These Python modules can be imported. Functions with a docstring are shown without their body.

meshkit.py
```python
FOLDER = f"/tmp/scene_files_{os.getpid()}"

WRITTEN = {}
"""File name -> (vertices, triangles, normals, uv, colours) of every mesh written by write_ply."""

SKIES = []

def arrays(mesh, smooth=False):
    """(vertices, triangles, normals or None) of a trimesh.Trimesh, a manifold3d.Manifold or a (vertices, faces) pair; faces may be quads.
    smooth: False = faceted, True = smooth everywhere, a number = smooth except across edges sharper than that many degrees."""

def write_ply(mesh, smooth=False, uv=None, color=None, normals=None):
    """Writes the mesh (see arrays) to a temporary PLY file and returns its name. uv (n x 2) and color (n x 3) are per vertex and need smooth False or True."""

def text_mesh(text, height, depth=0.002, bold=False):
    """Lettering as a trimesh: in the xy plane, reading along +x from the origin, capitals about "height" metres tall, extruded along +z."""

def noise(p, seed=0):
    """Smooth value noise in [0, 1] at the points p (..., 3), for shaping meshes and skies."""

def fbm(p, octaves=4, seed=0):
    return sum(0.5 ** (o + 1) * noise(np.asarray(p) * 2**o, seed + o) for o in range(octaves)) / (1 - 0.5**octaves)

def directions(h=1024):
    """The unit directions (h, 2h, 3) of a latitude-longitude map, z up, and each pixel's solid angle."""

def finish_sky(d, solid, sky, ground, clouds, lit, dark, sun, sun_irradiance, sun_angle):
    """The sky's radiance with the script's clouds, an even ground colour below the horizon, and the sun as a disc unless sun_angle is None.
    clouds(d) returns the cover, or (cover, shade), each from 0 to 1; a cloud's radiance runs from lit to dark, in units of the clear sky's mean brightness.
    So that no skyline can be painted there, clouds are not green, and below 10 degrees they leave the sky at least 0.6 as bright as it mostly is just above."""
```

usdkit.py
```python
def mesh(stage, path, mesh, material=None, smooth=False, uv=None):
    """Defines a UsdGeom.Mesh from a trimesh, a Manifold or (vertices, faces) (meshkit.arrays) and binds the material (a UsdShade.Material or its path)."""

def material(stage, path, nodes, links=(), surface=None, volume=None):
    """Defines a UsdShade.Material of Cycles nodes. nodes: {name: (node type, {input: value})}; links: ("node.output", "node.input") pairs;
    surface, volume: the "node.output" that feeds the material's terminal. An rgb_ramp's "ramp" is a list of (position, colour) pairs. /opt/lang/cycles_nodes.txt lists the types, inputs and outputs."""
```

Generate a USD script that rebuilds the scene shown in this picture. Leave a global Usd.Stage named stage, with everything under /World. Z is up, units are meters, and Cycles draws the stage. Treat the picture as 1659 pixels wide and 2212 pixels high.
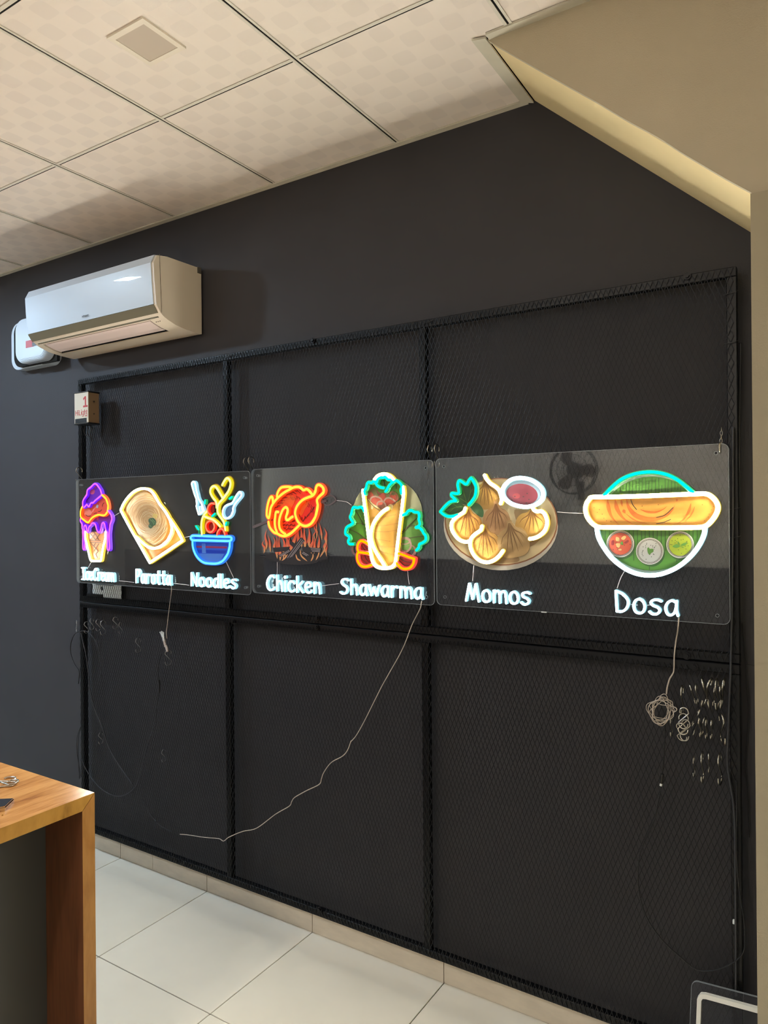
import math, random
import numpy as np
import trimesh, usdkit, meshkit
import manifold3d as m3
from shapely.geometry import Polygon, LineString, Point, box as sbox, MultiPolygon
from shapely.ops import unary_union
from shapely import affinity
from pxr import Usd, UsdGeom, Gf, Sdf

random.seed(7)
RNG = np.random.default_rng(7)
stage = Usd.Stage.CreateInMemory()
UsdGeom.SetStageUpAxis(stage, 'Z')
UsdGeom.SetStageMetersPerUnit(stage, 1.0)
UsdGeom.Xform.Define(stage, '/World')
UsdGeom.Scope.Define(stage, '/World/Looks')

# ------------------------------------------------------------------ camera, exposure, light strengths
PW, PH, FPX = 1659, 2212, 1557.23
CAM = np.array([3.0261, -2.3010, 1.6980])
YAW, PITCH, ROLL = 0.56686, 0.0006, -0.00843
EXPOSURE = 0.0
COOL, WARM = 880.0, 800.0        # radiance of the lit square downlights
WHITE_NEON, WORD_NEON, TINT_NEON = 235.0, 26.0, 1.25   # radiance of the white and the coloured tubes
HC = 3.07                        # ceiling height


def cam_basis():
    cy, sy, cp, sp = math.cos(YAW), math.sin(YAW), math.cos(PITCH), math.sin(PITCH)
    F = np.array([-sy * cp, cy * cp, sp]); R = np.array([cy, sy, 0]); U = np.cross(R, F)
    c, s = math.cos(ROLL), math.sin(ROLL)
    return c * R + s * U, -s * R + c * U, F


CR, CU, CF = cam_basis()
cam = UsdGeom.Camera.Define(stage, '/World/camera')
cam.CreateHorizontalApertureAttr(36.0)
cam.CreateVerticalApertureAttr(36.0 * PH / PW)
cam.CreateFocalLengthAttr(36.0 * FPX / PW)
cam.CreateClippingRangeAttr(Gf.Vec2f(0.01, 100))
cam.CreateExposureAttr(EXPOSURE)
cam.AddTransformOp().Set(Gf.Matrix4d(*CR, 0, *CU, 0, *(-CF), 0, *CAM, 1))


def at(px, py, axis, val):
    """The point of the plane axis=val that is measured at a pixel of the photograph."""
    d = CF * FPX + CR * (px - PW / 2) - CU * (py - PH / 2)
    return CAM + d * ((val - CAM[axis]) / d[axis])


# ------------------------------------------------------------------ materials
_mats = {}


def lin(c):
    c = np.asarray(c, float)
    c = c / 255.0 if c.max() > 1 else c
    return tuple(np.where(c <= 0.04045, c / 12.92, ((c + 0.055) / 1.055) ** 2.4))


def mat(name, nodes, links, surface):
    if name not in _mats:
        _mats[name] = usdkit.material(stage, '/World/Looks/' + name, nodes, links, surface=surface)
    return _mats[name]


def plain(name, rgb, rough=0.5, metal=0.0, spec=0.5, **kw):
    return mat(name, {'p': ('principled_bsdf', dict(base_color=lin(rgb), roughness=rough, metallic=metal, specular_ior_level=spec, **kw))}, [], 'p.BSDF')


def grainy(name, rgb, amount=0.12, scale=30, rough=0.5, bump=0.0, bscale=300, metal=0.0, spec=0.5, stretch=(1, 1, 1)):
    a = np.array(lin(rgb))
    n = {'g': ('geometry', {}), 'm': ('mapping', dict(mapping_type='point', scale=stretch)),
         'n': ('noise_texture', dict(scale=scale, detail=5, roughness=0.6)),
         'r': ('rgb_ramp', {'ramp': [(0.25, tuple(a * (1 - amount))), (0.75, tuple(np.minimum(a * (1 + amount), 1)))]}),
         'p': ('principled_bsdf', dict(roughness=rough, metallic=metal, specular_ior_level=spec))}
    l = [('g.position', 'm.vector'), ('m.vector', 'n.vector'), ('n.fac', 'r.fac'), ('r.color', 'p.base_color')]
    if bump:
        n['n2'] = ('noise_texture', dict(scale=bscale, detail=3)); n['b'] = ('bump', dict(strength=bump, distance=0.002))
        l += [('m.vector', 'n2.vector'), ('n2.fac', 'b.height'), ('b.normal', 'p.normal')]
    return mat(name, n, l, 'p.BSDF')


def glow(name, rgb, strength):
    rgb = tuple(np.array(rgb, float))
    return mat(name, {'e': ('emission', dict(color=rgb, strength=strength))}, [], 'e.emission')


def silicone(name, rgb, strength):
    """Tinted silicone body of a neon strip: it is lit through from inside."""
    return mat(name, {'p': ('principled_bsdf', dict(base_color=tuple(0.05 + 0.25 * np.array(rgb)), roughness=0.4, emission_color=tuple(rgb), emission_strength=strength))}, [], 'p.BSDF')


M_wall = mat('charcoal_wallpaper', {
    'g': ('geometry', {}), 'n': ('noise_texture', dict(scale=2.5, detail=4)), 'r': ('rgb_ramp', {'ramp': [(0.3, (0.0365, 0.0352, 0.0395)), (0.7, (0.0420, 0.0405, 0.0452))]}),
    'm': ('mapping', dict(mapping_type='point', scale=(1, 1, 0.5))), 'n2': ('noise_texture', dict(scale=420, detail=2)), 'b': ('bump', dict(strength=0.35, distance=0.001)),
    'p': ('principled_bsdf', dict(roughness=0.62, specular_ior_level=0.3))},
    [('g.position', 'n.vector'), ('n.fac', 'r.fac'), ('r.color', 'p.base_color'), ('g.position', 'm.vector'), ('m.vector', 'n2.vector'), ('n2.fac', 'b.height'), ('b.normal', 'p.normal')], 'p.BSDF')
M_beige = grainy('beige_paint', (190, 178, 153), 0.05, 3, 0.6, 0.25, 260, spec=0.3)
M_soffit = grainy('soffit_paint_with_neon_light', (236, 216, 168), 0.04, 5, 0.6, 0.3, 240, spec=0.3)  # beige lightened and yellowed; the neon uplight is painted into the colour
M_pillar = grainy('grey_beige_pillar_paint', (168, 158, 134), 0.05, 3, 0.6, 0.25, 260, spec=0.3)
M_far = grainy('far_wall_paint', (226, 222, 214), 0.06, 2, 0.7)
M_dark_dado = grainy('dark_dado_paint', (40, 42, 60), 0.1, 2, 0.6)
M_tile = grainy('floor_tile_glaze', (230, 224, 208), 0.04, 3.0, 0.28, spec=0.5)
M_tile2 = grainy('floor_tile_glaze_pale', (233, 227, 212), 0.05, 2.2, 0.30, spec=0.5)
M_grout = plain('dark_grout', (42, 40, 38), 0.9)
M_skirt = grainy('skirting_tile_glaze', (214, 202, 182), 0.10, 9, 0.35, stretch=(1, 1, 3))
M_void = plain('black_void', (4, 4, 5), 0.9)
M_trim = grainy('white_trim_paint', (205, 200, 184), 0.06, 12, 0.45)
M_tbar = plain('white_grid_metal', (222, 216, 204), 0.4)
# ceiling tile: vinyl face with a lattice of satin ovals printed on it
M_ctile = mat('ceiling_tile_vinyl', {
    'g': ('geometry', {}), 's': ('separate_xyz', {}),
    'u': ('math', dict(math_type='multiply', value2=2 * math.pi / 0.130)), 'v': ('math', dict(math_type='multiply', value2=2 * math.pi / 0.130)),
    'cu': ('math', dict(math_type='sine')), 'cv': ('math', dict(math_type='sine')),
    'pr': ('math', dict(math_type='multiply')), 'mr': ('map_range', dict(range_type='smoothstep', from_min=0.02, from_max=0.09, to_min=0.0, to_max=1.0, clamp=True)),
    'n': ('noise_texture', dict(scale=1.4, detail=2)), 'r': ('rgb_ramp', {'ramp': [(0.3, lin((236, 225, 216))), (0.7, lin((240, 230, 219)))]}),
    'mx': ('mix_color', dict(blend_type='multiply', b=(0.965, 0.965, 0.97))), 'rr': ('map_range', dict(from_min=0, from_max=1, to_min=0.55, to_max=0.32, clamp=True)),
    'n3': ('noise_texture', dict(scale=180, detail=2)), 'b': ('bump', dict(strength=0.12, distance=0.001)),
    'p': ('principled_bsdf', dict(specular_ior_level=0.35))},
    [('g.position', 's.vector'), ('s.x', 'u.value1'), ('s.y', 'v.value1'), ('u.value', 'cu.value1'), ('v.value', 'cv.value1'), ('cu.value', 'pr.value1'), ('cv.value', 'pr.value2'),
     ('pr.value', 'mr.value'), ('g.position', 'n.vector'), ('n.fac', 'r.fac'), ('r.color', 'mx.a'), ('mr.result', 'mx.fac'), ('mx.result', 'p.base_color'),
     ('mr.result', 'rr.value'), ('rr.result', 'p.roughness'), ('g.position', 'n3.vector'), ('n3.fac', 'b.height'), ('b.normal', 'p.normal')], 'p.BSDF')
M_steel_black = grainy('black_enamel_steel', (9, 10, 14), 0.25, 60, 0.36, spec=0.3)
M_mesh = plain('black_mesh_enamel', (7, 7, 10), 0.42, spec=0.35)
M_chrome = plain('zinc_hook_metal', (190, 186, 176), 0.22, 1.0)
M_hook_dark = plain('dim_hook_metal', (168, 166, 164), 0.3, 1.0)
M_ac = plain('glossy_white_plastic', (196, 210, 224), 0.35, spec=0.3, coat_weight=1.0, coat_roughness=0.012)
M_acbody = plain('cream_white_plastic', (226, 214, 196), 0.4)
M_acband = plain('champagne_band', (120, 112, 92), 0.3, 0.35)
M_black = plain('black_plastic', (10, 10, 12), 0.4)
M_ink = plain('grey_ink', (48, 50, 56), 0.5)
M_red = plain('red_print', (168, 18, 32), 0.4)
M_redink = plain('faded_red_ink', (186, 62, 62), 0.5)
M_boxface = plain('ivory_box_face', (205, 196, 178), 0.4)
M_boxside = plain('brown_box_side', (120, 98, 74), 0.5)
M_paper = plain('white_paper', (225, 230, 228), 0.7)
M_cable = plain('black_cable_pvc', (16, 17, 20), 0.4)
M_cable_grey = plain('dark_grey_cable_pvc', (44, 45, 50), 0.45)
M_wire = plain('clear_twin_wire', (188, 175, 162), 0.3, spec=0.6)
M_wire_pale = plain('pale_jumper_wire', (205, 198, 200), 0.35)
M_charcoal = plain('charcoal_laminate', (70, 72, 72), 0.45)
M_white_sil = plain('unlit_white_silicone', (226, 224, 214), 0.4)
M_diff_off = plain('unlit_diffuser', (196, 182, 166), 0.5)
M_lampframe = plain('white_lamp_frame', (232, 222, 206), 0.4)


def wood(name, dark, mid, pale, stretch, scale=3.0, rough=0.3, contrast=1.0):
    return mat(name, {
        'g': ('geometry', {}), 'm': ('mapping', dict(mapping_type='point', scale=stretch)),
        'n': ('noise_texture', dict(scale=scale, detail=6, roughness=0.62, distortion=0.6)),
        'w': ('noise_texture', dict(scale=scale * 6, detail=3, roughness=0.5)),
        'k': ('mix_float', dict(fac=0.3)),
        'r': ('rgb_ramp', {'ramp': [(0.30, lin(dark)), (0.44, lin(mid)), (0.58, lin(pale)), (0.75, lin(mid))]}),
        'p': ('principled_bsdf', dict(roughness=rough, specular_ior_level=0.5))},
        [('g.position', 'm.vector'), ('m.vector', 'n.vector'), ('m.vector', 'w.vector'), ('n.fac', 'k.a'), ('w.fac', 'k.b'), ('k.result', 'r.fac'), ('r.color', 'p.base_color')], 'p.BSDF')


M_woodtop = wood('walnut_veneer_top', (128, 76, 36), (176, 120, 64), (200, 146, 86), (9, 1.1, 9), 2.4, 0.22)
M_woodedge = wood('honey_edge_veneer', (110, 72, 24), (172, 126, 54), (190, 142, 66), (3, 3, 1.5), 2.2, 0.35)
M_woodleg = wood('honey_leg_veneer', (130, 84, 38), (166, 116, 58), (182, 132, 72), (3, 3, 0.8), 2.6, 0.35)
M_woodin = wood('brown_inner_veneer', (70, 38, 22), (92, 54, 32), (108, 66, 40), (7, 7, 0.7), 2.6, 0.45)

# acrylic: clear, mirror-like by fresnel, diffuse white mixed in as painted haze and glow
M_acrylic = mat('clear_acrylic', {
    't': ('transparent_bsdf', dict(color=(0.97, 0.98, 0.98))), 'g': ('glossy_bsdf', dict(color=(1, 1, 1), roughness=0.02)), 'f': ('fresnel', dict(IOR=1.49)),
    'x': ('mix_closure', {}), 'd': ('diffuse_bsdf', dict(color=(0.8, 0.8, 0.82))), 'y': ('mix_closure', dict(fac=0.016))},
    [('f.fac', 'x.fac'), ('t.BSDF', 'x.closure1'), ('g.BSDF', 'x.closure2'), ('x.closure', 'y.closure1'), ('d.BSDF', 'y.closure2')], 'y.closure')
M_acedge = mat('acrylic_edge', {
    't': ('transparent_bsdf', dict(color=(0.9, 0.93, 0.95))), 'd': ('principled_bsdf', dict(base_color=(0.62, 0.68, 0.72), roughness=0.25)), 'x': ('mix_closure', dict(fac=0.26))},
    [('t.BSDF', 'x.closure1'), ('d.BSDF', 'x.closure2')], 'x.closure')  # pale diffuse share paints in the bright line of an edge-lit sheet
M_lamp_cool = glow('cool_lamp_diffuser', (0.60, 0.80, 1.0), COOL)
M_lamp_warm = glow('warm_lamp_diffuser', (1.0, 0.92, 0.82), WARM)

# ------------------------------------------------------------------ helpers
_used = {}


def numbered(parent, name):
    k = (parent, name); n = _used.get(k, 0); _used[k] = n + 1
    return name if n == 0 else f'{name}_{n:03d}'


def props(prim, label=None, category=None, group=None, kind=None):
    for k, v in (('label', label), ('category', category), ('group', group), ('kind', kind)):
        if v:
            prim.SetCustomDataByKey(k, v)


def thing(name, label=None, category=None, loc=(0, 0, 0), group=None, kind=None):
    path = '/World/' + numbered('/World', name)
    x = UsdGeom.Xform.Define(stage, path)
    if any(loc):
        x.AddTranslateOp().Set(Gf.Vec3d(*map(float, loc)))
    props(x.GetPrim(), label, category, group, kind)
    return path


def obj(name, mesh, material, parent='/World', smooth=False, loc=None, **kw):
    path = parent + '/' + numbered(parent, name)
    if isinstance(mesh, (list, tuple)) and not isinstance(mesh[0], np.ndarray):
        mesh = trimesh.util.concatenate([m for m in mesh if m is not None])
    g = usdkit.mesh(stage, path, mesh, material, smooth=smooth)
    if loc is not None:
        g.AddTranslateOp().Set(Gf.Vec3d(*map(float, loc)))
    props(g.GetPrim(), **kw)
    return path


def dup(src, loc, label, group=None, category=None, rot=None):
    base = src.rsplit('/', 1)[1]
    base = base[:-4] if base[-4:-3] == '_' and base[-3:].isdigit() else base
    path = '/World/' + numbered('/World', base)
    x = UsdGeom.Xform.Define(stage, path)
    p = x.GetPrim()
    p.GetReferences().AddInternalReference(src)
    x.ClearXformOpOrder()
    x.AddTranslateOp(opSuffix='place').Set(Gf.Vec3d(*map(float, loc)))
    if rot is not None:
        x.AddRotateXYZOp(opSuffix='turn').Set(Gf.Vec3f(*map(float, rot)))
    p.SetInstanceable(True)
    props(p, label, category, group)
    return path


def bx(x0, x1, y0, y1, z0, z1, r=0.0):
    lo, hi = np.minimum([x0, y0, z0], [x1, y1, z1]), np.maximum([x0, y0, z0], [x1, y1, z1])
    if r <= 0:
        b = trimesh.creation.box(hi - lo); b.apply_translation((lo + hi) / 2); return b
    pts = []
    for sx in (0, 1):
        for sy in (0, 1):
            for sz in (0, 1):
                c = np.where([sx, sy, sz], hi, lo); s = np.where([sx, sy, sz], -1, 1) * r
                pts += [c + s * [0, 1, 1], c + s * [1, 0, 1], c + s * [1, 1, 0]]
    return trimesh.convex.convex_hull(np.array(pts))


def polys(g):
    if g is None or g.is_empty:
        return []
    return [p for p in getattr(g, 'geoms', [g]) if p.geom_type == 'Polygon' and p.area > 1e-9]


def ext_xz(g, y_back, y_front):
    """Polygons in (x, z) extruded in y, from the back (larger y) to the front."""
    out = []
    for p in polys(g):
        m = trimesh.creation.extrude_polygon(p, y_back - y_front, engine='earcut')
        v = m.vertices; m.vertices = np.stack([v[:, 0], y_back - v[:, 2], v[:, 1]], 1); out.append(m)
    return trimesh.util.concatenate(out) if out else None


def ext_yz(g, x0, x1):
    out = []
    for p in polys(g):
        m = trimesh.creation.extrude_polygon(p, x1 - x0, engine='earcut')
        v = m.vertices; m.vertices = np.stack([x0 + v[:, 2], v[:, 0], v[:, 1]], 1); out.append(m)
    return trimesh.util.concatenate(out)


def ext_xy(g, z0, z1):
    out = []
    for p in polys(g):
        m = trimesh.creation.extrude_polygon(p, z1 - z0, engine='earcut'); m.apply_translation([0, 0, z0]); out.append(m)
    return trimesh.util.concatenate(out)


def rrect(x0, z0, x1, z1, r, q=6):
    return sbox(x0 + r, z0 + r, x1 - r, z1 - r).buffer(r, quad_segs=q)


def spline(pts, n=5, closed=False):
    """Catmull-Rom through the points (2-D or 3-D)."""
    P = np.asarray(pts, float)
    if len(P) < 3:
        return P
    E = np.vstack([P[-1], P, P[0], P[1]]) if closed else np.vstack([2 * P[0] - P[1], P, 2 * P[-1] - P[-2]])
    out = []
    for i in range(1, len(E) - 2):
        a, b, c, d = E[i - 1], E[i], E[i + 1], E[i + 2]
        for t in np.arange(n) / n:
            out.append(0.5 * (2 * b + (c - a) * t + (2 * a - 5 * b + 4 * c - d) * t * t + (3 * b - a - 3 * c + d) * t ** 3))
    if not closed:
        out.append(P[-1])
    return np.array(out)


def tube(path, r, sides=8, caps=True):
    P = np.asarray(path, float)
    T = np.gradient(P, axis=0); T /= np.maximum(np.linalg.norm(T, axis=1, keepdims=True), 1e-9)
    n = np.cross(T[0], [0.31, 0.52, 0.8]); n /= np.linalg.norm(n)
    V = []
    for p, t in zip(P, T):
        n = n - t * (n @ t); n /= max(np.linalg.norm(n), 1e-9); b = np.cross(t, n)
        a = np.arange(sides) / sides * 2 * math.pi
        V.append(p + r * (np.cos(a)[:, None] * n + np.sin(a)[:, None] * b))
    V = np.vstack(V); F = []
    for i in range(len(P) - 1):
        for j in range(sides):
            a, b = i * sides + j, i * sides + (j + 1) % sides
            F += [[a, b, b + sides], [a, b + sides, a + sides]]
    if caps:
        V = np.vstack([V, P[0], P[-1]]); c0, c1 = len(V) - 2, len(V) - 1; e = (len(P) - 1) * sides
        for j in range(sides):
            F += [[c0, (j + 1) % sides, j], [c1, e + j, e + (j + 1) % sides]]
    return trimesh.Trimesh(V, F, process=False)


def text_xz(text, height, x, y, z, depth=0.0008, bold=False):
    m = meshkit.text_mesh(text, height, depth, bold)
    v = m.vertices; m.vertices = np.stack([x + v[:, 0], y - v[:, 2], z + v[:, 1]], 1)
    return m


# ------------------------------------------------------------------ the setting
WX0, WX1, WY0 = -6.0, 5.2, -4.9
YW = 0.008
obj('wall_back', bx(WX0, WX1, YW, YW + 0.15, 0, HC + 0.2), M_wall, label='charcoal wallpapered wall behind the mesh frames', kind='structure')
obj('wall_left', bx(WX0 - 0.15, WX0, WY0, YW, 0, HC + 0.2), M_far, kind='structure')
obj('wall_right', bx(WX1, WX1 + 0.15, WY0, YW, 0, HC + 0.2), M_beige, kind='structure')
wf = thing('wall_front', 'pale wall across the room with a dark lower half', kind='structure')
obj('upper_paint', bx(WX0, WX1, WY0 - 0.15, WY0, 1.18, HC + 0.2), M_far, wf)
obj('dado', bx(WX0, WX1, WY0 - 0.15, WY0 + 0.01, 0, 1.18), M_dark_dado, wf)

# stair flight boxed in above the right end of the wall, and the pillar under it
SD = 0.37
SX0, SX1, SZ1 = 2.168, 2.862, 2.447
stairs = thing('wall_stair', 'beige boxed-in stair flight with sloping soffit meeting the ceiling', kind='structure')
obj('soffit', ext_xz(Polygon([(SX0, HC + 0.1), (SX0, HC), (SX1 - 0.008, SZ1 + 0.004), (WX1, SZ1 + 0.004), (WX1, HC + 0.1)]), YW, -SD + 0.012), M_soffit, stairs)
xs = np.linspace(0, 1, 40)
wob = (meshkit.noise(np.stack([xs * 9, xs * 0, xs * 0], 1), 3) - 0.5) * 0.006
low = [(SX0 + (SX1 - SX0) * t, HC + (SZ1 - HC) * t - 0.004 + w) for t, w in zip(xs, wob)]
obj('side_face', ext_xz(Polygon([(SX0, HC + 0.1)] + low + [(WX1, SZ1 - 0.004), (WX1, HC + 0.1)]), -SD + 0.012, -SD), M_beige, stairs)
zz = np.linspace(0, SZ1 + 0.004, 60)
edge = 2.8455 + (meshkit.noise(np.stack([zz * 4, zz * 0, zz * 0], 1), 5) - 0.5) * 0.005
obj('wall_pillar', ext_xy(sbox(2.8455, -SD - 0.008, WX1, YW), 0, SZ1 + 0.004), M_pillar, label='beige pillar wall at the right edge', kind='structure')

# floor: a dark bed of grout and a tile for each field
fl = thing('floor', 'large cream glazed floor tiles with thin dark joints', kind='structure')
obj('grout_bed', bx(WX0, WX1, WY0, YW, -0.08, -0.004), M_grout, fl)
S = 0.6
rows = [(-0.559, 0.0)]
while rows[-1][0] > WY0:
    rows.append((rows[-1][0] - S, rows[-1][0]))
for j in range(-10, 9):
    for (ya, yb) in rows:
        x0, x1 = max(j * S, WX0), min(j * S + S, WX1)
        if x1 - x0 < 0.02:
            continue
        g = 0.0016
        ya_ = max(ya, WY0)
        if yb - ya_ < 0.02: continue
        obj('tile', bx(x0 + g, x1 - g, ya_ + g, yb - g if yb < 0 else 0.006, -0.012, 0, 0.0012), M_tile if (j * 3 + len(rows)) % 4 else M_tile2, fl)
# skirting of cut tiles
sk = thing('baseboard_back', 'row of beige skirting tiles with brown stains along the wall foot', kind='structure')
for j in range(-10, 5):
    x0, x1 = j * S, min(j * S + S, 2.8455)
    if j == 0:
        obj('skirting_tile', bx(x0 + 0.0014, 0.236, 0.0, YW + 0.004, 0.0004, 0.112, 0.0006), M_skirt, sk)
        obj('skirting_tile', bx(0.238, x1 - 0.0014, 0.0, YW + 0.004, 0.0004, 0.112, 0.0006), M_skirt, sk)
    else:
        obj('skirting_tile', bx(x0 + 0.0014, x1 - 0.0014, 0.0, YW + 0.004, 0.0004, 0.112, 0.0006), M_skirt, sk)

# ceiling: lay-in tiles on a slotted grid
T = 0.602
CX0, CY1 = -0.768, -0.597
cl = thing('ceiling', 'cream patterned lay-in ceiling tiles on a white slotted grid', kind='structure')
obj('slab', bx(WX0, WX1, WY0, YW, HC + 0.06, HC + 0.2), M_void, cl)
gx = [CX0 + k * T for k in range(-9, 11)]
gy = [CY1 - k * T for k in range(0, 8)]
stair_zone = sbox(SX0 - 0.022, -SD - 0.004, WX1, YW)
xe = [WX0] + [x for x in gx if WX0 < x < WX1] + [WX1]
ye = [YW] + [y for y in gy if y > WY0] + [WY0]
LAMPS = []
for i in range(len(xe) - 1):
    for k in range(len(ye) - 1):
        cell = sbox(xe[i] + 0.006, ye[k + 1] + 0.006, xe[i + 1] - 0.006, ye[k] - (0.006 if k else 0.0)).difference(stair_zone)
        for p in polys(cell):
            if p.area < 2e-3:
                continue
            LAMPS.append((i, k, p))
M_list = []


def ceiling_cells(lamp_cells):
    for i, k, p in LAMPS:
        if (i, k) in lamp_cells:
            continue
        obj('ceiling_tile', ext_xy(p, HC + 0.002, HC + 0.012), M_ctile, cl)


for x in gx:                                    # main runners: two flanges with a slot between
    y_end = -SD - 0.004 if x > SX0 - 0.02 else YW
    if WX0 < x < WX1:
        obj('grid_bar', [bx(x - 0.0130, x - 0.0034, WY0, y_end, HC - 0.001, HC + 0.001), bx(x + 0.0034, x + 0.0110, WY0, y_end, HC - 0.001, HC + 0.001)], M_tbar, cl)
for x in gx:
    if WX0 < x < WX1:
        obj('grid_slot', bx(x - 0.0059, x + 0.0059, WY0, -SD - 0.004 if x > SX0 - 0.02 else YW, HC + 0.0022, HC + 0.016), M_void, cl)
for y in gy:
    if y > WY0:
        obj('grid_slot', bx(WX0, WX1, y - 0.0059, y + 0.0059, HC + 0.0024, HC + 0.017), M_void, cl)
for y in gy:
    if y > WY0:
        for i in range(len(xe) - 1):
            a, b = xe[i] + 0.0115, xe[i + 1] - 0.0135
            obj('grid_bar', bx(a, b, y - 0.0125, y - 0.0015, HC - 0.0008, HC + 0.0008), M_tbar, cl)
obj('trim_1', bx(WX0, SX0 - 0.022, YW - 0.024, YW, HC - 0.005, HC + 0.001), M_trim, label='thin white ceiling edge trim along the charcoal wall', kind='structure')
obj('trim_2', ext_xy(Polygon([(SX0 - 0.040, YW - 0.026), (SX0 - 0.004, YW), (SX0 - 0.002, -SD - 0.014), (SX0 - 0.040, -SD - 0.026)]), HC - 0.007, HC - 0.001), M_trim, label='white trim strip where the ceiling meets the soffit', kind='structure')
obj('trim_3', bx(SX0 + 0.004, WX1, -SD - 0.026, -SD, HC - 0.006, HC + 0.001), M_trim, label='white trim along the top of the stair side', kind='structure')


def cell_of(x, y):
    for i, k, p in LAMPS:
        if p.contains(Point(x, y)):
            return i, k, p


ceiling_cells([])


def downlight(x, y, material, label, group=None):
    t = thing('square_downlight', label, 'ceiling light', group='square ceiling downlights')
    f = sbox(x - 0.078, y - 0.078, x + 0.078, y + 0.078)
    obj('frame', ext_xy(f.difference(f.buffer(-0.017, join_style=2)), HC - 0.0045, HC + 0.002), M_lampframe, t)
    obj('diffuser', ext_xy(f.buffer(-0.016, join_style=2), HC - 0.0030, HC + 0.0015), material, t)


dc = np.mean([at(u, v, 2, HC - 0.006) for u, v in ((230, 86), (306, 42), (404, 108), (326, 142))], axis=0)
downlight(dc[0], dc[1], M_diff_off, 'small square unlit downlight in a white frame on the ceiling')
downlight(-0.80, -1.30, M_lamp_cool, 'lit cool white square downlight in front of the air conditioner, mirrored in its panel')
for x, y, m, l in ((-2.25, -1.25, M_lamp_cool, 'lit cool white square downlight left of the air conditioner'), (-0.8, -3.3, M_lamp_cool, 'lit cool white square downlight over the counter'),
                   (1.33, -3.5, M_lamp_warm, 'lit warm white square downlight in the middle of the room'), (1.9, -4.4, M_lamp_warm, 'added unseen warm white square downlight brightening the far wall')):  # the far wall lamp is added to brighten that wall for reflections
    downlight(x, y, m, l)

# ------------------------------------------------------------------ mesh frames on the wall
TB = 0.027                                     # square tube
YM = -0.050                                    # front of the tubes
FX0, FX1 = -0.240, 2.778
P1, P2 = 0.788, 1.760
ZM, ZT, ZB = 1.262, 2.385, 0.108


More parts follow.
